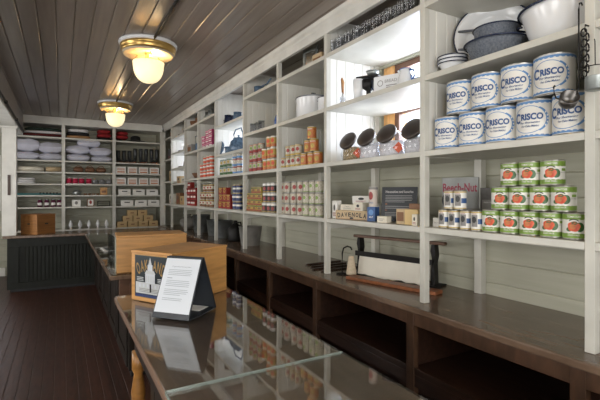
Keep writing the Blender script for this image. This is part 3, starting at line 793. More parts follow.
candyjar('slanted glass jar of mixed dark candy with orange tag, beside the far post', 2.74, candy, .108, ctom)
candyjar('slanted glass jar of pale candy with dark lid, second from far post', 2.51, candyw, .108, None)
candyjar('slanted glass jar of pale candy with dark lid and orange tag', 2.285, candyw, .108, ctom)
candyjar('slanted glass jar with dark lid standing against the big white post', 2.035, candyw, .108, cred)
# bay 2 shelf four
X0 = XF + .03
t = thing('wooden_crate', 'low tan cracker crate with black arched lettering', 'crate', (X0 + .07, 2.635, 1.361), R(-76))
MB().box(-.165, .165, -.05, .06, 0, .070, tan).build('crate_box', t, .002)
d = Decal(None, .0008)
nm = 'DAVENOLA'
for k, ch in enumerate(nm):
    q = (k - 3.5) / 3.5; d.text(ch, q * .128, .040 - .007 * q * q + (.0), .028, .032 + .006 * abs(q), 2, cblack, .03, rot=-q * 9)
d.ell(0, .012, .02, .008, 2, cblack, 12); d.rect(-.158, .158, .002, .006, 2, cbrown); d.build('lettering', t).location = (0, -.051, 0)
def carton(name, label, loc, rz, w_, d_, h_, m, print_fn=None, group=None, cat='box'):
    t = thing(name, label, cat, loc, rz, group)
    MB().box(-w_ / 2, w_ / 2, -d_ / 2, d_ / 2, 0, h_, m).build('carton', t, .0015)
    if print_fn:
        d = Decal(None, .0008); print_fn(d, w_, h_); d.build('print', t).location = (0, -d_ / 2 - .0006, 0)
    return t
def pr_a(d, w_, h_): d.text('TEA', 0, h_ * .65, w_ * .4, h_ * .18, 2, cgrey); d.lines(-w_ * .3, w_ * .3, h_ * .15, h_ * .45, 3, 2, cgrey, .3)
def pr_b(d, w_, h_): d.ell(0, h_ * .6, w_ * .16, h_ * .18, 2, cblack, 12); d.lines(-w_ * .3, w_ * .3, h_ * .12, h_ * .35, 2, 2, cred, .4)
carton('paper_carton', 'white carton with small dark print, lowest behind the lettered crate', (X0 + .17, 2.62, 1.361), R(-82), .26, .06, .125, wcard, pr_a, 'white cartons behind the crate')
carton('paper_carton', 'white carton with brown side print lying on the lettered crate', (X0 + .065, 2.70, 1.4325), R(-82), .15, .07, .045, cream, pr_a, 'white cartons behind the crate')
carton('paper_carton', 'white carton with round black mark lying on the lettered crate', (X0 + .065, 2.56, 1.4325), R(-82), .095, .07, .062, cream, pr_b, 'white cartons behind the crate')
carton('paper_carton', 'topmost white carton of the pile above the lettered crate', (X0 + .17, 2.66, 1.487), R(-82), .20, .06, .058, wcard, pr_b, 'white cartons behind the crate')
carton('paper_carton', 'narrow white carton with dark printing standing against the far post', (X0 + .05, 2.865, 1.361), R(-85), .06, .05, .145, wcard, pr_b, None)
def pr_tin(d, w_, h_): d.rect(-w_ * .48, w_ * .48, h_ * .02, h_ * .98, 1, cblue); d.ell(0, h_ * .62, w_ * .3, h_ * .2, 2, cblue2, 14); d.text('SALT', 0, h_ * .3, w_ * .5, h_ * .12, 2, cwhite, .03)
carton('salt_box', 'bright blue square box standing under a pale cylinder box', (X0 + .055, 2.405, 1.361), R(-70), .066, .06, .105, cblue, pr_tin)
def L_oat(d, r, h):
    c = 2 * math.pi * r; d.rect(-c / 2, c / 2, .003, h - .003, 1, mat('oat_cream', (.55, .48, .42), .5) if 'oat_cream' not in MATS else MATS['oat_cream'])
    d.ell(0, h * .55, .018, .03, 2, cred, 14); d.rect(-c / 2, c / 2, h - .02, h - .003, 2, cgrey); d.text('OATS', 0, h * .2, .04, .012, 2, cblue, .02)
k_ = can_kind('oat_canister', 'canister', .032, .145, L_oat, 24, wcard); k_.place((X0 + .055, 2.405, 1.4675), R(-75), 'pale round canister with red spot standing on the bright blue box', None); k_.root['group'] = 'canisters'; del k_.root['group']
t = thing('info_sign', 'dark charcoal notice panel with pale printed text, leaning on the shelf', 'sign', (2.10, 2.265, 1.3635), R(-56))
MB().box(-.128, .128, 0, .012, 0, .250, blackg, Matrix.Rotation(R(-8), 4, 'X')).build('panel', t, .001)
d = Decal(None, .0008); gt = mat('sign_text', (.30, .30, .30), .5); gt2 = mat('sign_heading', (.55, .54, .52), .5)
d.text('Necessities and luxuries', 0, .215, .20, .018, 2, gt2, .015)
d.lines(-.10, .10, .135, .192, 5, 2, gt, .35); d.rect(-.10, -.085, .122, .127, 2, corange); d.lines(-.10, .09, .088, .115, 2, 2, gt, .35); d.rect(-.10, -.085, .078, .082, 2, corange); d.lines(-.10, .08, .035, .068, 3, 2, gt, .35)
o = d.build('printed_text', t); o.rotation_euler = (R(-8), 0, 0)
carton('match_box', 'small beige box lying in front of the dark notice panel', (X0 + .02, 2.245, 1.361), R(-80), .085, .05, .045, cream, lambda d, w_, h_: d.lines(-w_ * .3, w_ * .3, h_ * .3, h_ * .7, 2, 2, cgrey, .4))
carton('spice_box', 'brown card box standing between the notice panel and yellow box', (X0 + .06, 2.085, 1.361), R(-84), .07, .09, .10, tan, lambda d, w_, h_: d.rect(-w_ * .4, w_ * .4, h_ * .2, h_ * .8, 1, cbrown))
carton('cracker_box', 'plain yellow tan box beside the big white post', (X0 + .06, 1.992, 1.361), R(-84), .105, .08, .10, mat('yellow_card', (.66, .48, .22), .6), None)
carton('spice_box', 'flat brown box lying on top of the yellow tan box', (X0 + .085, 1.985, 1.4625), R(-84), .10, .07, .035, cbrown, None)
carton('soap_packet', 'small pale packet with dark spots in front of the yellow tan box', (X0 + .0, 1.925, 1.361), R(-84), .04, .03, .072, cream, pr_b)
# ---- back counter things (bay 2 / 3)
t = thing('paper_cutter', 'iron framed paper roll cutter with brown wooden bar on the back counter', 'paper cutter', (2.245, 2.46, CT + .001), math.atan2(-.70, .17))
MB().tube([(-.36, 0, .31), (.40, 0, .31)], .004, iron, 6).build('rod', t)
MB().box(-.40, .42, -.018, .018, .298, .32, midw).build('wooden_bar', t, .004)
for s_ in (-1, 1):
    x = s_ * .335
    MB().prism([(x - .014, 0), (x + .014, 0), (x + .014, .05), (x + .008, .16), (x + .02, .22), (x + .012, .298), (x - .012, .298), (x - .02, .25), (x - .008, .2), (x - .014, .1)], -.03, .03, iron).build('iron_bracket', t, .003)
    MB().box(x - .05, x + .05, -.07, .08, 0, .012, iron).build('foot', t, .003)
MB().lathe([(.001, -.30), (.075, -.30), (.075, .30), (.001, .30)], butcher, 36, M=Matrix.Translation((0, .02, .105)) @ Matrix.Rotation(R(90), 4, 'Y')).build('paper_roll', t)
mb = MB(); vs = []; fs = []
pr = [(-.058, .155), (-.072, .10), (-.078, .05), (-.086, .012)]
ed = [random.uniform(-.006, .006) for _ in range(17)]
for i, (yy, zz) in enumerate(pr):
    for k in range(17): vs.append((-.30 + .6 * k / 16, yy, max(.003, zz + (ed[k] * 1.5 if i == 3 else 0))))
for i in range(3):
    for k in range(16): fs.append((i * 17 + k, i * 17 + k + 1, (i + 1) * 17 + k + 1, (i + 1) * 17 + k))
mb.add(vs, fs, butcher, True); mb.build('paper_sheet', t)
MB().box(-.345, .345, -.062, -.05, .155, .195, iron).build('cutting_blade', t, .002)
t = thing('wooden_board', 'long narrow orange brown wooden board lying before the paper cutter', 'board', (2.065, 2.30, CT + .001), math.atan2(-.66, .17))
MB().box(-.38, .37, -.055, .045, 0, .024, redw).build('plank', t, .004)
t = thing('string_holder', 'black iron string stand with a curled hook arm on the counter', 'string holder', (2.01, 2.83, CT + .001), R(-60))
MB().lathe([(.001, 0), (.05, 0), (.05, .008), (.012, .014), (.001, .014)], iron, 24).build('base', t)
MB().tube([(0, 0, .01), (0, 0, .17), (.012, 0, .215), (.045, 0, .232), (.075, 0, .225), (.085, 0, .205)], .006, iron, 8).build('hook_arm', t)
MB().box(0, .11, -.008, .008, .001, .008, iron).build('foot_bar', t, .002)
t = thing('string_cone', 'pale cone of string standing on the counter by the iron hook', 'string', (2.035, 2.74, CT + .001))
MB().lathe([(.001, .012), (.040, .012), (.042, .02), (.022, .155), (.018, .16), (.001, .162)], string, 26).build('wound_string', t)
MB().lathe([(.001, 0), (.045, 0), (.045, .010), (.001, .011)], iron, 20).build('base', t)
for k, (x, y, L) in enumerate(((2.13, 3.02, .42), (2.12, 3.13, .44), (2.15, 3.24, .40), (2.17, 3.36, .40))):
    t = thing('wooden_lath', 'thin dark wooden slat lying flat on the back counter, %s from the string stand' % NUMW[k], 'slat', (x, y, CT + .001), R(4), 'dark slats on the back counter')
    MB().box(-L / 2, L / 2, -.014, .014, 0, .012, darkw).build('strip', t, .002)
# ---- generic small goods for the farther bays
def L_generic(base, bands, spot=None, word=None, wc=None):
    def f(d, r, h):
        c = 2 * math.pi * r
        d.rect(-c / 2, c / 2, .005, h - .005, 1, base)
        for z0, z1, m in bands: d.rect(-c / 2, c / 2, z0 * h, z1 * h, 2, m)
        for o_ in (0, c / 2):
            if spot: d.ell(o_ + spot[3] * r, h * spot[1], r * spot[2], r * spot[2] * 1.1, 3, spot[0], 14)
            if word: d.text(word, o_, h * .8, r * 1.3, h * .09, 4, wc or cblack, .03)
    return f
def grid(px, X, rows, z, h, dmin, drop=()):
    """straight columns; rows per column"""
    ys = spread(px, X, dmin); ys = ys[::-1]      # far end first
    out = []
    for i, y in enumerate(ys):
        n = rows[i] if isinstance(rows, (list, tuple)) else rows
        for r_ in range(n): out.append((r_, y, z + r_ * (h + .0015)))
    return out
def brick(px, X, n, z, h, dmin, side=0):
    ys = spread(px, X, dmin); out = []
    for r_ in range(n):
        out += [(r_, y, z + r_ * (h + .0015)) for y in ys]
        ys = [(ys[i] + ys[i + 1]) / 2 for i in range(len(ys) - 1)]
    return out
XG = XF + .075
# bay 3
k_ = can_kind('orange_can', 'can', .041, .115, L_generic(corange, [(.86, .95, cyel), (.05, .12, cyel)], (cyel, .45, .5, 0), 'PEACH', cwhite), 20)
stack_cans(k_, brick((305, 311.5, 318), XG, 3, 1.820, .115, .078), XG, lf('tall orange can', 3, 'of the pyramid'), 'orange cans in a pyramid')
k_ = can_kind('vegetable_can', 'can', .039, .105, L_generic(cprint, [(.88, .95, cyel), (.05, .22, cyel)], (cred, .58, .42, .2), None), 20)
stack_cans(k_, grid((284.5, 289.5, 294.5, 299), XG, [1, 2, 2, 2], 1.820, .105, .085), XG, lf('white and yellow can with red spot', 2, 'by the orange cans'), 'white and yellow cans')
k_ = can_kind('soup_can', 'can', .040, .106, L_generic(cprint, [(.90, .96, cgrey)], (cred, .48, .48, .1), None), 20)
stack_cans(k_, grid((283.5, 288.5, 295, 301), XG, 3, 1.360, .106, .088), XG, lf('white can with large red spot', 3, 'under the enamel pots'), 'white cans with red spots')
k_ = can_kind('fruit_can', 'can', .040, .106, L_generic(cprint, [(.90, .96, cgrey), (.05, .1, cgreen)], (cgreen, .55, .38, -.3), None), 20)
stack_cans(k_, grid((307, 313, 319.5), XG, 3, 1.360, .106, .088), XG, lf('white can with small green spot', 3, 'under the orange cans'), 'white cans with green spots')
t = thing('enamel_pot', 'large white enamel stock pot with lid and dark handle', 'pot', (2.12, 3.46, 2.276))
MB().lathe([(.001, 0), (.15, 0), (.165, .012), (.168, .19), (.172, .20), (.165, .20), (.16, .02), (.001, .01)], enamelw, 36).build('body', t)
MB().lathe([(.172, .201), (.15, .215), (.05, .232), (.001, .235)], enamelw, 36).build('lid', t)
MB().tube([(.172 * math.cos(a * .157), .172 * math.sin(a * .157), .2) for a in range(40)], .004, enamelb, 6, closed=True).build('rim', t)
MB().tube([(-.03, 0, .233), (-.02, 0, .255), (.02, 0, .255), (.03, 0, .233)], .006, enamelb, 6).build('lid_handle', t)
MB().tube([(0, -.168, .15), (0, -.21, .165), (.04, -.20, .165), (.05, -.162, .15)], .007, enamelb, 6).build('handle', t)
t = thing('enamel_pot', 'smaller white enamel saucepan with side handle beside the stock pot', 'pot', (2.06, 3.10, 2.276))
MB().lathe([(.001, 0), (.085, 0), (.098, .01), (.10, .12), (.104, .128), (.097, .125), (.094, .015), (.001, .008)], enamelw, 32).build('body', t)
MB().tube([(.102 * math.cos(a * .157), .102 * math.sin(a * .157), .128) for a in range(40)], .0035, enamelb, 6, closed=True).build('rim', t)
MB().tube([(0, .10, .115), (.0, .15, .135), (0, .185, .14)], .008, enamelb, 8).build('handle', t)
t = thing('washboard', 'ribbed glass and wood washboard leaning at the back of the top shelf', 'washboard', (2.06, 3.43, 2.716), R(-78))
MB().box(-.10, -.075, 0, .02, 0, .24, galv).build('side_stile', t, .002); MB().box(.075, .10, 0, .02, 0, .24, galv).build('side_stile', t, .002)
MB().grooved((-.074, .006, .04), (0, 0, 1), (1, 0, 0), (0, -1, 0), .16, .148, .016, .008, .005, steel).box(-.074, .074, .008, .016, .04, .20, steel).build('ribbed_panel', t)
MB().box(-.074, .074, 0, .02, .201, .23, galv).build('top_rail', t, .002)
carton('wooden_box', 'brown box leaning beside the washboard on the top shelf', (2.05, 3.22, 2.716), R(-86), .14, .09, .11, tan, lambda d, w_, h_: d.rect(-w_ * .4, w_ * .4, h_ * .3, h_ * .7, 1, cbrown))
carton('wooden_box', 'small pale box on the top shelf against the post of the window bay', (2.04, 3.04, 2.716), R(-86), .10, .08, .12, cream, pr_a)
# bay 4
k_ = can_kind('bean_can', 'can', .039, .104, L_generic(cprint, [(.05, .40, cred), (.88, .95, corange)], (cgreen, .62, .4, 0)), 18)
stack_cans(k_, grid((252.5, 256.5, 261), XG, 3, 1.820, .104, .088), XG, lf('white and red can with green spot', 3, 'by the yellow cans'), 'white and red cans')
k_ = can_kind('juice_can', 'can', .042, .118, L_generic(cyel, [(.05, .3, corange), (.85, .95, cwhite)], (ctom, .58, .5, 0)), 18)
stack_cans(k_, grid((266, 270.5, 274.3), XG, [2, 3, 3], 1.820, .118, .092), XG, lf('yellow and orange can', 3, 'under the blue teapot'), 'yellow and orange cans')
t = thing('tin_packet', '', 'tin'); MB().box(-.052, .052, -.03, .03, 0, .068, cyel).build('tin', t, .002)
d = Decal(None, .0008); d.rect(-.051, .051, .004, .020, 2, cred); d.rect(-.051, .051, .052, .062, 2, cdgreen); d.ell(0, .036, .03, .012, 2, cbrown, 14); d.build('print', t).location = (0, -.031, 0)
k_ = Kind(t); stack_cans(k_, grid((251.5, 256, 261), XG, [3, 4, 4], 1.360, .068, .108), XG, lf('yellow oblong tin with red band', 4, 'of the stack'), 'yellow oblong tins', 3, frac=.15)
k_ = can_kind('berry_can', 'can', .040, .106, L_generic(cblack, [(.70, .93, cwhite), (.05, .12, cyel)], (cred, .42, .45, 0)), 18)
stack_cans(k_, grid((266, 270.5, 274.5), XG, 3, 1.360, .106, .090), XG, lf('black can with red spot', 3, 'beside the yellow tins'), 'black cans with red spots')
t = thing('glass_mug', '', 'mug')
MB().lathe([(.001, 0), (.033, 0), (.036, .004), (.037, .115), (.034, .115), (.032, .012), (.001, .01)], jar, 20).build('glass', t)
MB().lathe([(.001, .116), (.037, .116), (.037, .124), (.001, .127)], galv, 20).build('lid', t)
k_ = Kind(t)
for k, px in enumerate((253, 257, 261.3)): k_.place((2.0 + .02 * (k % 2), yat(px, 2.0), 2.2762), 0, 'clear glass jar with metal lid, %s in the row beside the blue teapot' % NUMW[k], 'lidded jars by the teapot')
def teapot(label, loc, s_, m, rz=-90, black_h=True):
    t = thing('enamel_teapot', label, 'teapot', loc, R(rz))
    M = Matrix.Scale(s_, 4)
    MB().lathe([(.001, 0), (.085, 0), (.10, .02), (.102, .07), (.085, .125), (.06, .145), (.06, .15), (.001, .152)], m, 32, M=M).build('body', t)
    MB().lathe([(.062, .152), (.05, .165), (.012, .172), (.008, .18), (.015, .19), (.001, .196)], m, 24, M=M).build('lid', t)
    MB().tube([(.085, 0, .05), (.13, 0, .08), (.15, 0, .14), (.165, 0, .155)], [.02, .015, .010, .009], m, 10, M=M).build('spout', t)
    MB().tube([(-.08, 0, .13), (-.10, 0, .21), (-.06, 0, .26), (.05, 0, .265), (.085, 0, .21), (.075, 0, .13)], .007, iron if black_h else m, 8, M=M).build('bail_handle', t)
    return t
teapot('blue enamel teapot with black bail handle and blue and white panels', (2.07, 3.99, 2.276), 1.0, bluee, -100)
t = thing('enamel_dipper', 'slate blue enamel dipper lying along the high shelf with long handle', 'dipper', (2.0, 4.47, 2.716), R(-100))
MB().lathe([(.001, 0), (.05, 0), (.058, .01), (.062, .085), (.058, .085), (.054, .012), (.001, .006)], tealb, 24).build('cup', t)
MB().tube([(.06, 0, .07), (.16, .0, .06), (.30, .01, .05), (.42, .02, .075)], .009, tealb, 8).build('handle', t)
t = thing('enamel_pot', 'dark blue small pan near the end of the dipper handle', 'pot', (2.06, 3.96, 2.716), R(-100))
MB().lathe([(.001, 0), (.05, 0), (.06, .05), (.056, .05), (.046, .006), (.001, .005)], enamelb, 24).build('body', t)
MB().tube([(.058, 0, .045), (.10, 0, .055)], .006, enamelb, 8).build('handle', t)
# bay 5 (window bay)
for k, (px, m, hh, rr, lb) in enumerate(((222, tealb, .13, .055, 'slate blue enamel jug, beside the far post of the second window'), (229, enamelb, .14, .07, 'dark navy enamel jug between two slate blue jugs'), (237.5, tealb, .13, .06, 'slate blue enamel jug in the second window bay, on the middle post side'))):
    t = thing('enamel_jug', lb, 'jug', (2.03, yat(px, 2.03), 2.511), R(-90), None)
    MB().lathe([(.001, 0), (rr, 0), (rr * 1.05, hh * .3), (rr * .85, hh * .8), (rr * .9, hh), (rr * .84, hh), (rr * .95, hh * .2), (.001, .006)], m, 24).build('body', t)
    MB().tube([(rr * .9, 0, hh * .9), (rr * 1.6, 0, hh * .8), (rr * 1.6, 0, hh * .35), (rr, 0, hh * .25)], .007, m, 8).build('handle', t)
t = thing('enamel_plate', 'round slate blue enamel plate propped upright in the second window bay', 'plate', (1.99, yat(221, 1.99), 2.2105), R(-75))
M = Matrix.Rotation(R(80), 4, 'X')
MB().lathe([(.001, 0), (.07, 0), (.10, .014), (.102, .018), (.068, .006), (.001, .006)], tealb, 32, M=M).build('dish', t)
teapot('tall slate blue enamel kettle in the second window bay', (2.08, yat(236.5, 2.05), 2.111), 1.25, tealb, -80, False)
t = thing('enamel_pan', 'low blue enamel saucepan beside the slate blue kettle', 'pan', (2.0, yat(230, 2.0), 2.111), R(-80))
MB().lathe([(.001, 0), (.065, 0), (.07, .09), (.066, .09), (.06, .008), (.001, .006)], tealb, 24).build('bowl', t)
MB().tube([(-.07, 0, .08), (-.15, 0, .09)], .007, tealb, 8).build('handle', t)
k_ = can_kind('pea_can', 'can', .040, .106, L_generic(cprint, [(.05, .35, cdgreen), (.85, .95, cteal)], (cyel, .6, .4, 0)), 16)
stack_cans(k_, grid((222.5, 226, 230), XG, 2, 1.820, .106, .11), XG, lf('white and green can', 2, 'in the second window bay'), 'white and green cans')
k_ = can_kind('milk_can', 'can', .038, .096, L_generic(cprint, [(.05, .30, cblue2), (.80, .95, cred)], None), 16)
stack_cans(k_, grid((235.5, 239.5), XG, 3, 1.820, .096, .10), XG, lf('white can with pale blue band', 3, 'in the second window bay'), 'white and pale blue cans')
t = thing('tea_tin', '', 'tin'); MB().box(-.05, .05, -.035, .035, 0, .095, cred).build('tin', t, .002)
d = Decal(None, .0008); d.ell(0, .05, .034, .026, 2, cyel, 16); d.ell(0, .05, .02, .015, 3, cred, 12); d.rect(-.049, .049, .08, .09, 2, cyel); d.build('print', t).location = (0, -.036, 0)
k_ = Kind(t); stack_cans(k_, grid((222.5, 226.5, 230.7), XG, [3, 3, 2], 1.360, .095, .115), XG, lf('red and yellow square tin', 3, 'by the navy cans'), 'red and yellow square tins', 3, frac=.15)
k_ = can_kind('navy_can', 'can', .040, .106, L_generic(cnavy, [(.40, .62, cwhite), (.88, .95, cyel)], None), 16)
stack_cans(k_, grid((235.5, 239.3), XG, 3, 1.360, .106, .11), XG, lf('navy can with white band', 3, 'beside the red tins'), 'navy cans with white bands')
# bay 6
k_t = thing('soap_packet', '', 'packet'); MB().box(-.055, .055, -.035, .035, 0, .062, cpink).build('packet', k_t, .002)
d = Decal(None, .0008); d.rect(-.04, .04, .012, .030, 2, cwhite); d.rect(-.05, .05, .045, .055, 2, cpinkl); d.build('print', k_t).location = (0, -.036, 0)
k_ = Kind(k_t); stack_cans(k_, grid((205.5, 209, 212.5), XG, [3, 4, 4], 2.275, .062, .125), XG, lf('pink soap packet', 4, 'of the pink stack'), 'pink soap packets', 3, frac=.15)
for k, px in enumerate((200.8, 202.9)):
    t = thing('blue_bottle', 'dark blue bottle standing beside the pink packets, %s one' % ['thinner', 'stouter'][k], 'bottle', (2.0, yat(px, 2.0), 2.2755))
    MB().lathe([(.001, 0), (.03 + .008 * k, 0), (.032 + .008 * k, .10), (.012, .14), (.012, .17), (.015, .175), (.001, .18)], cteal if k else cblue, 18).build('bottle_glass', t)
for k, px in enumerate((201.5, 204, 206.7, 209.5, 212.3)):
    t = thing('oil_lamp_glass', 'grey glass lamp chimney on the top shelf, %s from the far post of its bay' % NUMW[k], 'lamp glass', (2.02, yat(px, 2.02), 2.716), 0, 'lamp chimneys on the top shelf')
    MB().lathe([(.03, 0), (.045, .04), (.048, .06), (.028, .10), (.025, .15), (.022, .15), (.026, .09), (.042, .05), (.026, .0)], galv, 18, cap=False).build('chimney', t)
k_ = can_kind('salmon_can', 'can', .040, .106, L_generic(ctom, [(.40, .62, cwhite), (.85, .95, cream)], None), 16)
stack_cans(k_, grid((202.3, 205.5, 209, 212.4), XG, [2, 3, 3, 3], 1.820, .106, .13), XG, lf('salmon red can with white band', 3, 'under the pink packets'), 'salmon red cans')
k_ = can_kind('syrup_can', 'can', .044, .115, L_generic(cbrown, [(.35, .75, cream), (.85, .95, cyel)], (cred, .55, .35, 0)), 16)
stack_cans(k_, grid((202.3, 205.5, 209, 212.4), XG, [2, 3, 3, 3], 1.360, .115, .13), XG, lf('brown and cream can', 3, 'above the galvanized pails'), 'brown and cream cans')
darkgalv = mat('weathered_zinc', (.16, .17, .165), .5, .6, noise=.4, nscale=12)
def pail(label, loc, r, h, m=darkgalv):
    t = thing('metal_pail', label, 'pail', loc)
    MB().lathe([(.001, 0), (r * .78, 0), (r * .80, .01), (r, h), (r + .006, h + .003), (r - .004, h + .002), (r * .77, .012), (.001, .008)], m, 28).build('bucket', t)
    MB().tube([(r * math.cos(a), .02, h - .01 - (r * .5) * math.sin(a)) for a in [math.pi * q / 10 for q in range(11)]], .004, iron, 6).build('bail', t)
pail('galvanized pail on the back counter below the brown and cream cans, far one', (2.12, 6.45, CT + .001), .13, .25)
pail('galvanized pail on the back counter below the brown and cream cans, near one', (2.12, 6.05, CT + .001), .14, .26)
pail('dull grey pail on the back counter beside the dark stoneware jug', (2.12, 5.02, CT + .001), .15, .24, mat('dull_grey', (.23, .22, .20), .6, noise=.3))
t = thing('stoneware_jug', 'dark stoneware jug on the back counter in the second window bay', 'jug', (2.12, 5.55, CT + .001))
MB().lathe([(.001, 0), (.10, 0), (.11, .02), (.11, .17), (.07, .22), (.025, .25), (.025, .28), (.032, .285), (.001, .29)], iron, 28).build('body', t)
MB().tube([(.03, 0, .26), (.075, 0, .26), (.085, 0, .215)], .010, iron, 8).build('handle', t)
pail('tall galvanized pail on the back counter below the red checked tins', (2.10, 7.12, CT + .001), .15, .30)
# bay 7
k_t = thing('biscuit_tin', '', 'tin'); MB().box(-.05, .05, -.04, .04, 0, .10, cred).build('tin', k_t, .002)
d = Decal(None, .0008); d.rect(-.04, .04, .035, .065, 2, cwhite); d.rect(-.049, .049, .085, .094, 2, cblack); d.build('print', k_t).location = (0, -.041, 0)
k_ = Kind(k_t); stack_cans(k_, grid((188.5, 191, 193.7, 196.3), XG, [3, 4, 3, 3], 1.360, .10, .115), XG, lf('red square tin with white panel', 4, 'above the tall pail'), 'red square tins with white panels', 3, frac=.15)
t = thing('bread_basket', 'shallow wicker basket heaped with tan lumps', 'basket', (2.10, 7.06, 1.821))
MB().lathe([(.001, 0), (.12, 0), (.17, .09), (.16, .09), (.11, .01), (.001, .008)], wicker, 24, sy=1.5).build('basket', t)
for k in range(7):
    MB().blob((random.uniform(-.08, .08), -.15 + .05 * k, .09 + random.uniform(0, .02)), .06, .06, .045, bread).build('loaf', t)
carton('paint_box', 'grey card box with dark end on the shelf with blue pot', (2.02, 7.28, 2.276), R(-86), .20, .18, .14, mat('grey_card', (.28, .28, .27), .6), lambda d, w_, h_: d.rect(-w_ * .4, w_ * .4, h_ * .2, h_ * .7, 1, cbrown))
t = thing('enamel_pot', 'dark blue enamel pot with raised lid beside the grey card box', 'pot', (2.04, 6.95, 2.276))
MB().lathe([(.001, 0), (.085, 0), (.095, .02), (.095, .12), (.09, .125), (.03, .155), (.012, .16), (.018, .18), (.001, .185)], tealb, 26).build('body', t)
MB().tube([(-.09, -.02, .1), (-.10, -.02, .24), (0, -.02, .27), (.10, -.02, .24), (.09, -.02, .1)], .006, tealb, 8).build('bail_handle', t)
for k, y in enumerate((7.25, 6.93)):
    t = thing('wicker_basket', 'dark wicker basket on the high shelf, %s' % ['beside the far post', 'nearer the lamp chimneys'][k], 'basket', (2.06, y, 2.716))
    MB().lathe([(.001, 0), (.09, 0), (.12, .10), (.11, .10), (.08, .01), (.001, .008)], wicker, 22).build('basket', t)
    MB().tube([(0, .11 * math.cos(a), .10 + .09 * math.sin(a)) for a in [math.pi * q / 8 for q in range(9)]], .007, wicker, 6).build('handle', t)
# bay 8: hats and boots at the third window
def hat(label, loc, m, s_=1, rz=0):
    t = thing('felt_hat', label, 'hat', loc, rz)
    MB().lathe([(.001, .0), (.17, .012), (.175, .016), (.10, .014), (.092, .03), (.085, .10), (.05, .12), (.001, .108)], m, 26, M=Matrix.Scale(s_, 4), sy=1.15).build('crown_and_brim', t)
    MB().lathe([(.094, .018), (.091, .042)], cblack, 26, M=Matrix.Scale(s_ * 1.01, 4), sy=1.15, cap=False).build('hat_band', t)
for z_, m, lb in ((2.661, blackc, 'black felt hat on the highest shelf of the third window bay'), (2.361, mat('grey_felt', (.06, .06, .065), .8), 'wide charcoal felt hat on the second shelf of the third window bay'), (2.061, mat('brown_felt', (.13, .07, .05), .8), 'brown felt hat on the third shelf of the third window bay')):
    hat(lb, (2.12, 8.0, z_), m, 1.15)
for k, (y, z_, h_, m) in enumerate(((8.20, 1.762, .14, tan), (7.85, 1.762, .10, cream), (8.25, 1.361, .22, cbrown), (7.95, 1.361, .16, kraft), (8.85, 1.361, .2, cream), (8.85, 1.821, .22, kraft), (9.0, 2.276, .22, blackg), (8.8, 2.716, .12, cbrown))):
    carton('shoe_box', '%s box on the side shelving by the far corner, %s' % (['tan', 'cream', 'tall brown', 'kraft', 'white', 'upright kraft', 'tall black', 'flat brown'][k], ['fourth shelf, far one', 'fourth shelf, near one', 'lowest shelf, far one', 'lowest shelf, near one', 'lowest shelf', 'third shelf', 'second shelf', 'top shelf'][k]), (2.05, y, z_), R(-88), .24, .16, h_, m, pr_b)
t = thing('cloth_sack', 'lumpy grey sack on the back counter near the far corner', 'sack', (2.1, 7.95, CT + .001))
MB().blob((0, 0, .12), .16, .2, .12, mat('sackcloth', (.16, .15, .13), .9, bump=.4), p=.8, jit=.03).build('filled_bag', t)
MB().tube([(0, 0, .23), (0, .01, .27)], [.03, .05], MATS['sackcloth'], 10).build('tied_neck', t)
# ---- end wall goods
def pillow(label, x, z, w_=.40, h_=.165, rz=0, y=9.42):
    t = thing('pillow', label, 'pillow', (x, y, z), R(rz), 'pillows on the end wall shelf')
    mb = MB(); n, k = 22, 10; vs = []; fs = []
    for s_ in (1, -1):
        o = len(vs)
        for i in range(k + 1):
            for j in range(n + 1):
                u, v = -1 + 2 * j / n, -1 + 2 * i / k
                e = max(0, (1 - abs(u) ** 2.6) * (1 - abs(v) ** 2.6)) ** .36
                cr = 1 - .05 * (1 - abs(v)) * abs(u) ** 3
                vs.append((u * w_ / 2 * cr, v * .17, h_ / 2 + s_ * e * h_ / 2 * (1 + .06 * math.sin(7 * u + 3 * v + x * 9))))
        for i in range(k):
            for j in range(n):
                a = o + i * (n + 1) + j; q = (a, a + 1, a + n + 2, a + n + 1); fs.append(q if s_ > 0 else q[::-1])
    zmin = min(v[2] for v in vs); vs = [(a, b, c - zmin) for a, b, c in vs]
    mb.add(vs, fs, pillowm, True); mb.build('pillow_case', t)
zz = 2.201
pillow('plump pale pillow, lower one at the white post end of the shelf', -.565, zz, .44, .15)
pillow('plump pale pillow, lower one beside the second upright', -.17, zz, .40, .14)
pillow('plump pale pillow, upper one at the white post end of the shelf', -.555, zz + .15, .44, .245)
pillow('plump pale pillow, upper one beside the second upright', -.17, zz + .14, .42, .21)
pillow('pale pillow lying flat, lower one beside the second upright, middle section', .29, zz, .42, .14)
pillow('pale pillow lying flat, lower one beside the boot shelf', .71, zz, .40, .12)
pillow('pale pillow in the middle layer of the peaked pillow pile, sloping down', .28, zz + .14, .44, .17)
pillow('pale pillow in the middle layer of the peaked pillow pile, boot shelf end', .69, zz + .12, .42, .17)
pillow('single pale pillow crowning the peaked pillow pile', .48, zz + .285, .42, .155)
def cloth(name, label, x, z, w_, h_, m, cat='cloth', layers=3, mats=None, y=9.40, dp=.16):
    t = thing(name, label, cat, (x, y, z))
    for k in range(layers):
        mm = (mats or [m])[k % len(mats or [m])]
        MB().blob((random.uniform(-.01, .01), 0, h_ * (k + .5) / layers), w_ / 2 * (1 - .08 * k), dp, h_ / layers * .56, mm, 20, 8, .45, jit=.015).build('folded_layer', t)
cloth('folded_blanket', 'folded blanket pile in maroon, white and dark green on the top shelf', -.28, 2.648, .72, .165, redc, 'blanket', 3, [darkred, whitec, greenc])
cloth('folded_cloth', 'folded cloth with black, red and white pattern beside a brown basket', .30, 2.642, .44, .19, redc, 'cloth', 3, [bread, blackc, whitec])
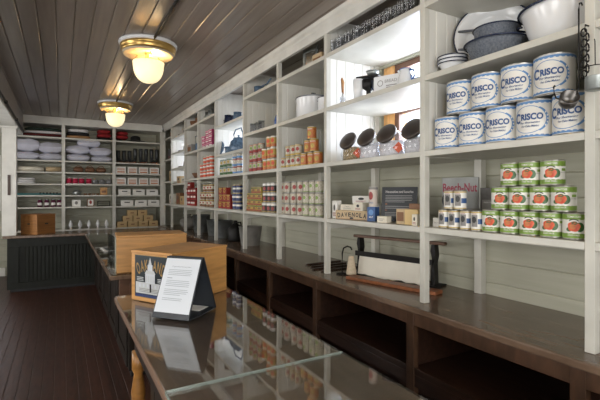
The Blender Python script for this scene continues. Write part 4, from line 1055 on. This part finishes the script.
cloth('folded_cloth', 'bright red cushion cloth over dark hats near the lamp globe', .76, 2.70, .27, .15, redc, 'cloth', 2)
cloth('folded_cloth', 'bright red folded cloth beyond the upright near the lamp globe', 1.10, 2.69, .24, .15, redc, 'cloth', 2)
t = thing('felt_hat', 'wide black felt hat lying under the bright red cloth', 'hat', (.76, 9.4, 2.642)); MB().blob((0, 0, .03), .15, .16, .028, blackc, 22, 6).build('brim', t)
hat('small black felt hat beyond the upright under the red folded cloth', (1.08, 9.4, 2.641), blackc, .4)
hat('broad dark felt hat alone on the shelf above the boots', (1.36, 9.38, 2.642), blackc, 1.1)
def wbasket(label, x, z, w_, h_=.11):
    t = thing('wicker_basket', label, 'basket', (x, 9.36, z))
    MB().blob((0, 0, h_ * .5), w_ / 2, .10, h_ * .5, wicker, 20, 8, .6).build('woven_body', t)
    MB().tube([(w_ * .3 * math.cos(a), -.02, h_ * .8 + .05 * math.sin(a)) for a in [math.pi * q / 8 for q in range(9)]], .007, wicker, 6).build('handle', t)
for k, x in enumerate((.30, .50, .70)): wbasket('low brown wicker basket, %s from the second upright, under the pillows' % NUMW[k], x, 1.981, .19)
# fabric bolts and folded white stack
for k, (x, z_, m, w_) in enumerate(((-.50, 1.981, cream, .44), (-.12, 1.981, tan, .26))):
    t = thing('fabric_bolt', '%s bolt of cloth lying on the shelf under the pillows' % ['cream', 'tan'][k], 'fabric bolt', (x, 9.38, z_))
    MB().lathe([(.001, -w_ / 2), (.05, -w_ / 2), (.05, w_ / 2), (.001, w_ / 2)], m, 20, M=Matrix.Translation((0, 0, .051)) @ Matrix.Rotation(R(90), 4, 'Y')).build('rolled_cloth', t)
t = thing('folded_linen', 'stack of folded white linen beside the white post', 'linen', (-.56, 9.37, 1.756))
for k in range(3): MB().blob((0, 0, .02 + k * .036), .15 - .01 * k, .13, .019, whitec, 18, 6, .35).build('folded_layer', t)
t = thing('measuring_rod', 'long dark rod with beads lying along the shelf above the plum jars', 'rod', (-.36, 9.26, 1.541))
MB().tube([(-.36, 0, .018), (.36, 0, .018)], .016, cteal, 10).build('rod', t)
for k in range(6): MB().blob((.02 + k * .055, 0, .030), .02, .018, .020, cblack, 10, 6).build('bead', t)
def jarthing(label, x, z, r, h, m, m2, group):
    t = thing('preserve_jar', label, 'jar', (x, 9.30, z), 0, group)
    MB().lathe([(.001, 0), (r, 0), (r, h * .8), (r * .8, h * .86), (r * .8, h), (.001, h)], m, 18).build('jar_body', t)
    MB().lathe([(.001, h + .0005), (r * .85, h + .0005), (r * .85, h + .018), (.001, h + .018)], galv, 18).build('lid', t)
    d = Decal(r, .001); d.rect(-r, r, h * .25, h * .62, 1, m2); d.build('paper_label', t)
for k, x in enumerate((-.30, -.19, -.085, .0 - .025 + .0)):
    jarthing('plum coloured jar with white label, %s from the white post' % NUMW[k], [-.345, -.235, -.125, -.03][k], 1.3155, .042, .13, cpurp, cwhite, 'plum coloured jars')
# reels of thread
for k in range(4):
    t = thing('thread_spool', 'large crimson thread spool, %s from the second upright' % NUMW[k], 'spool', (.135 + k * .108 + (.02 if k == 3 else 0), 9.28, 1.7555), 0, 'crimson thread spools')
    MB().lathe([(.001, .012), (.046, .012), (.046, .108), (.001, .108)], crim, 20).build('wound_thread', t)
    for z_ in (0, .1085): MB().lathe([(.001, z_), (.05, z_), (.05, z_ + .011), (.001, z_ + .011)], cwhite, 20).build('flange', t)
for k in range(3):
    t = thing('thread_spool', 'grey thread spool, %s from the crimson spools' % NUMW[k], 'spool', (.59 + k * .125, 9.28, 1.7555), 0, 'grey thread spools')
    MB().lathe([(.001, .006), (.055, .006), (.055, .088), (.001, .088)], grey, 20).build('wound_thread', t)
    MB().lathe([(.001, .0885), (.03, .0885), (.03, .10), (.001, .10)], cgrey, 16).build('cap', t)
# little boxes and pictures
t = thing('pewter_teapot', 'small grey metal teapot standing below the crimson spools', 'teapot', (.27, 9.3, 1.5405))
MB().lathe([(.001, 0), (.05, 0), (.07, .04), (.05, .09), (.02, .10), (.001, .12)], galv, 20).build('body', t); MB().tube([(.06, 0, .04), (.10, 0, .08)], .008, galv, 8).build('spout', t); MB().tube([(-.06, 0, .07), (-.10, 0, .06), (-.06, 0, .02)], .006, galv, 8).build('handle', t)
for k in range(4):
    t = thing('small_dish', 'small brown dish in a row below the spools, %s from the metal teapot' % NUMW[k], 'dish', (.42 + k * .072, 9.28, 1.5405), 0, 'small brown dishes')
    MB().lathe([(.001, 0), (.02, 0), (.034, .03), (.030, .03), (.018, .004), (.001, .004)], cbrown, 16).build('dish', t)
carton('pine_box', 'small pine box standing upright below the grey spools', (.745, 9.30, 1.5405), 0, .13, .08, .15, pine, lambda d, w_, h_: d.rect(-w_ * .3, w_ * .3, h_ * .3, h_ * .6, 1, cbrown))
carton('paper_carton', 'little cream carton beside the small pine box', (.62 + .29, 9.28, 1.5405), 0, .07, .06, .06, cream, None) if 0 else None
for k, (x, w_, h_, c_) in enumerate(((.26, .15, .13, cgrey), (.51, .13, .15, cred))):
    t = thing('framed_picture', ['white framed grey picture', 'dark framed reddish picture'][k] + ' leaning on the shelf below the small dishes', 'picture', (x, 9.28, 1.3155))
    fm = [cwhite, cbrown][k]
    mb = MB(); mb.box(-w_ / 2, w_ / 2, 0, .015, 0, .015, fm); mb.box(-w_ / 2, w_ / 2, 0, .015, h_ - .015, h_, fm); mb.box(-w_ / 2, -w_ / 2 + .015, 0, .015, .015, h_ - .015, fm); mb.box(w_ / 2 - .015, w_ / 2, 0, .015, .015, h_ - .015, fm)
    mb.build('frame', t, .001); MB().box(-w_ / 2 + .015, w_ / 2 - .015, .006, .012, .015, h_ - .015, wcard).build('picture', t)
    d = Decal(None, .001); d.ell(0, h_ * .55, w_ * .18, h_ * .25, 1, c_, 14); d.build('printed_figure', t).location = (0, .0055, 0)
t = thing('wire_rack', 'low dark wire rack on the shelf above the white lamp fonts', 'rack', (.76, 9.32, 1.3155))
for zz_ in (.01, .06, .10): MB().tube([(-.12, -.05, zz_), (.10, -.05, zz_), (.10, .05, zz_), (-.12, .05, zz_)], .005, iron, 6, closed=True).build('wire_ring', t)
for q in (-.12, .10):
    for yq in (-.05, .05): MB().tube([(q, yq, .0), (q, yq, .10)], .004, iron, 6).build('upright_wire', t)
for k in range(5):
    t = thing('milk_glass_vase', 'small white glass vase in a row low on the end shelving, %s from second upright' % NUMW[k], 'vase', (.165 + k * .158, 9.27, .8805), 0, 'white glass vases')
    MB().lathe([(.001, 0), (.028, 0), (.014, .02), (.034, .055), (.038, .085), (.026, .125), (.014, .15), (.018, .165), (.001, .165)], enamelw, 20).build('vase_body', t)
# boots
t = thing('leather_boot', '', 'boot')
mb = MB()
def bootshape(m):
    secs = [((0, .0, .30), .048, .055), ((0, .0, .22), .046, .055), ((0, .0, .14), .042, .052), ((0, -.008, .09), .040, .056), ((0, -.03, .062), .040, .075)]
    vs = []; fs = []; n = 14
    for (cx, cy, cz), a, b in secs:
        for k in range(n): th = 2 * math.pi * k / n; vs.append((cx + a * math.cos(th), cy + b * math.sin(th), cz))
    for i in range(len(secs) - 1):
        for k in range(n): k2 = (k + 1) % n; fs.append((i * n + k, i * n + k2, (i + 1) * n + k2, (i + 1) * n + k))
    fs.append(tuple(range(n)))
    m.add(vs, fs, leather, True)
    m.blob((0, -.065, .045), .042, .11, .034, leather, 16, 8, .8)
bootshape(mb); mb.build('upper', t)
MB().blob((0, -.055, .016), .048, .130, .016, solem, 18, 4, .7).box(-.04, .04, .02, .06, .001, .034, solem).build('sole', t)
k_ = Kind(t)
for k in range(8):
    x = 1.03 + k * .110
    o = k_.place((x, 9.42, 2.2008), R(30 if k < 3 else (14, -18)[k % 2]), 'tall black leather boot with brown sole, %s in the row above the orange printed boxes' % NUMW[k], 'black leather boots')
    o.scale = (.80, .8, 1.05 if k > 2 else .86)
def wbox(nm, lb, xs, z_, w_, h_, m, fn, grp, place, dp=.14, cat='box'):
    t = thing(nm, '', cat); MB().box(-w_ / 2, w_ / 2, -dp / 2, dp / 2, 0, h_, m).build('carton', t, .002)
    d = Decal(None, .001); fn(d, w_, h_); d.build('print', t).location = (0, -dp / 2 - .0006, 0)
    k_ = Kind(t)
    for j, (row, zr, xr) in enumerate(zip(place, z_, xs)):
        for i, x in enumerate(xr):
            k_.place((x, 9.29, zr), R(random.uniform(-2, 2)), '%s, %s, %s from the corner upright' % (lb, row, NUMW[len(xr) - 1 - i]), grp)
def f_or(d, w_, h_):
    d.lines(-w_ * .38, w_ * .38, h_ * .42, h_ * .78, 3, 1, corange, .5); d.rect(-w_ * .38, w_ * .38, h_ * .12, h_ * .3, 1, corange)
wbox('starch_box', 'white box with orange print', [[1.062, 1.278, 1.494, 1.712]] * 2, [1.981, 1.7558], .185, .135, wcard, f_or, 'orange printed boxes', ['shelf under the boots', 'shelf above the plain boxes'])
wbox('shirt_box', 'plain white box with dark handle slot', [[1.13, 1.40, 1.67], [1.175, 1.445, 1.70]], [1.541, 1.3158], .235, .115, wcard, lambda d, w_, h_: d.rect(-w_ * .22, w_ * .22, h_ * .55, h_ * .72, 1, cblack), 'white boxes with handle slots', ['upper shelf', 'lower shelf'])
h_ = .115
wbox('kraft_box', 'small kraft box in the stepped pile', [[1.08, 1.285, 1.49, 1.695], [1.19, 1.39, 1.595], [1.275, 1.475]], [.8808, .8808 + h_ + .0015, .8808 + 2 * h_ + .003], .185, h_, kraft, lambda d, w_, h_: (d.rect(-w_ * .18, w_ * .18, h_ * .4, h_ * .6, 1, cbrown), d.rect(-w_ * .48, w_ * .48, h_ * .88, h_ * .94, 1, tan)), 'kraft boxes in a stepped pile', ['bottom row', 'middle row', 'top row'])
# ---- pine boxes on the counters
def pinebox(label, loc, rz, w_, d_, h_, m=pine):
    t = thing('pine_box', label, 'box', loc, rz)
    MB().box(-w_ / 2, w_ / 2, -d_ / 2, d_ / 2, 0, h_ - .019, m).build('box_body', t, .003)
    MB().box(-w_ / 2 - .003, w_ / 2 + .003, -d_ / 2 - .003, d_ / 2 + .003, h_ - .018, h_, m).build('lid', t, .004)
    return t
ang = R(31)
A = Vector((.564, 2.51)); ex = Vector((math.cos(ang), math.sin(ang))); ey = Vector((-math.sin(ang), math.cos(ang)))
cen = A + ex * .25 + ey * .175
t = pinebox('tan pine box with a dark church label on its end, behind the notice stand', (cen.x, cen.y, CT + .0005), ang, .50, .35, .31)
d = Decal(None, .0009)
lpale = mat('label_pale', (.50, .52, .52), .5)
lb_d = mat('label_dark', (.012, .022, .030), .35); gold = mat('label_gold', (.33, .20, .06), .4)
lw, lh = .285, .262
d.rect(-lw / 2, lw / 2, 0, lh, 1, gold); d.rect(-lw / 2 + .004, lw / 2 - .004, .004, lh - .004, 2, lb_d)
d.rect(-lw / 2 + .008, lw / 2 - .008, .005, .022, 3, cnavy); d.rect(-lw / 2 + .012, lw / 2 - .012, .026, .095, 3, lpale)
for k, ch in enumerate('OAKLAND'):
    q = (k - 3) / 3; d.text(ch, q * .108, .205 - .028 * q * q, .030, .060 + .014 * abs(q), 3, gold, .02, rot=-q * 18)
d.rect(-.045, .038, .092, .150, 4, screenm); d.poly([(-.050, .150), (.043, .150), (.030, .170), (-.036, .170)], 4, lpale); d.rect(-.024, .018, .168, .205, 4, screenm)
d.poly([(-.018, .205), (.012, .205), (.006, .222), (-.012, .222)], 4, lpale); d.poly([(-.012, .222), (.006, .222), (-.003, .252)], 4, lpale)
for k in range(4): d.rect(-.036 + .019 * k, -.028 + .019 * k, .10, .138, 5, lpale)
d.lines(-.12, -.06, .10, .128, 3, 3, lpale, .5); d.lines(.06, .12, .10, .128, 3, 3, lpale, .5)
d.lines(-.10, .10, .034, .06, 3, 4, cgrey, .4)
for k in range(6): d.rect(-.10 + .034 * k, -.085 + .034 * k, .066, .086, 4, screenm)
d.rect(-.006, .008, .04, .088, 5, cblack)
o = d.build('church_label', t); o.rotation_euler = (0, 0, R(-90)); o.location = (-.2505, .0, .024)
t = pinebox('tan pine box standing on the far run of counter, behind the labelled box', (.70, 3.95, CT + .0005), R(-4), .57, .36, .31)
t = pinebox('dark tan pine box turned cornerwise on the green counter beside the white post', (-.33, 8.26, CT + .0005), R(42), .34, .36, .33, mat('pine_darker', (.32, .14, .04), .45, noise=.35, nscale=4, stretch=(1, 1, 9)))
for x, y, rz in ((0, -.184, 0), (-.174, 0, -90)):
    o = MB().blob((0, 0, 0), .035, .006, .012, cblack, 14, 6, .7).build('handle_slot', t); o.location = (x, y, .17); o.rotation_euler = (0, 0, R(rz))
# things under / on the far counter run glass
for k, (x, y, w_, hh) in enumerate(((.52, 4.75, .24, .30), (.50, 5.45, .26, .34))):
    t = thing('framed_print', '%s framed print lying flat on the long counter' % ['reddish', 'dark grey'][k], 'print', (x + .05, y, CT + .0005), R(3))
    mb = MB(); mb.box(-w_ / 2, w_ / 2, -hh / 2, hh / 2, 0, .008, cwhite); mb.build('frame', t, .001)
    MB().box(-w_ / 2 + .03, w_ / 2 - .03, -hh / 2 + .03, hh / 2 - .03, .0082, .010, [mat('print_tan', (.30, .14, .08), .5, noise=.6, nscale=25), mat('print_dim', (.09, .10, .09), .5, noise=.5, nscale=25)][k]).build('picture', t)
t = thing('glass_guard', 'upright clear glass panel standing beside the pine box', 'glass panel', (.392, 3.98, CT + .0005), R(2))
MB().box(-.004, .004, -.14, .30, 0, .30, glass).build('glass_pane', t); MB().box(-.0045, .0045, -.147, -.1405, 0, .30, glassedge).build('glass_edge', t)
# ---- folded notice stand
t = thing('notice_stand', 'black tent shaped notice stand holding a white printed sheet on the glass counter', 'sign', (.60, 2.34, CT + .0005), math.atan2(-.16, .142))
W_ = .114; Hh = .31; dpt = .135
mb = MB(); th = .007
def slab(mb, y0, z0, y1, z1, x0, x1, m, off=0, thk=th, ytop=1):
    dv = Vector((0, y1 - y0, z1 - z0)).normalized(); nn = Vector((0, -dv.z, dv.y)) * (1 if ytop else -1)
    a = Vector((0, y0, z0)) + nn * off; b = Vector((0, y1, z1)) + nn * off
    q = [a, b, b + nn * thk, a + nn * thk]
    vs = [(x0, p.y, p.z) for p in q] + [(x1, p.y, p.z) for p in q]
    mb.add(vs, [(0, 1, 2, 3), (7, 6, 5, 4), (0, 4, 5, 1), (1, 5, 6, 2), (2, 6, 7, 3), (3, 7, 4, 0)], m)
slab(mb, -.135 + .0, .004, 0, Hh, -W_, W_, blackg); mb.build('front_board', t, .0015)
mb = MB(); slab(mb, .135, .004, .006, Hh, -W_, W_, blackg, 0, th, 0); mb.build('rear_board', t, .0015)
MB().box(-W_, W_, -.13, .13, 0.0005, .008, blackg).build('base_board', t, .001)
mb = MB(); slab(mb, -.122, .030, -.006, Hh - .012, -W_ + .006, W_ - .006, paper, th + .0005, .002); mb.build('paper_sheet', t)
L_ = math.hypot(.135, Hh - .004); tl = math.atan2(.135, Hh - .004)
d = Decal(None, .0008); tx = mat('faint_print', (.30, .33, .36), .6)
d.text('Neighborhood Grocery Store', 0, .275, .12, .009, 2, tx, .01)
d.lines(-.075, .075, .225, .262, 4, 2, tx, .28); d.lines(-.075, -.04, .208, .216, 1, 2, tx, .5); d.lines(-.075, .075, .165, .203, 4, 2, tx, .28); d.lines(-.075, .075, .118, .155, 4, 2, tx, .28); d.lines(-.075, .05, .09, .108, 2, 2, tx, .28)
o = d.build('printed_text', t); o.rotation_euler = (-tl, 0, 0); o.location = (0, -.135 - (th + .003) * math.cos(tl), .004 + (th + .003) * math.sin(tl))
mb = MB(); slab(mb, .118, .035, .085, .11, -W_ + .02, W_ - .03, wcard, -.002, .0015, 1) if 0 else None
MB().box(-.06, .07, .03, .125, .0085, .0105, wcard).build('loose_card', t)
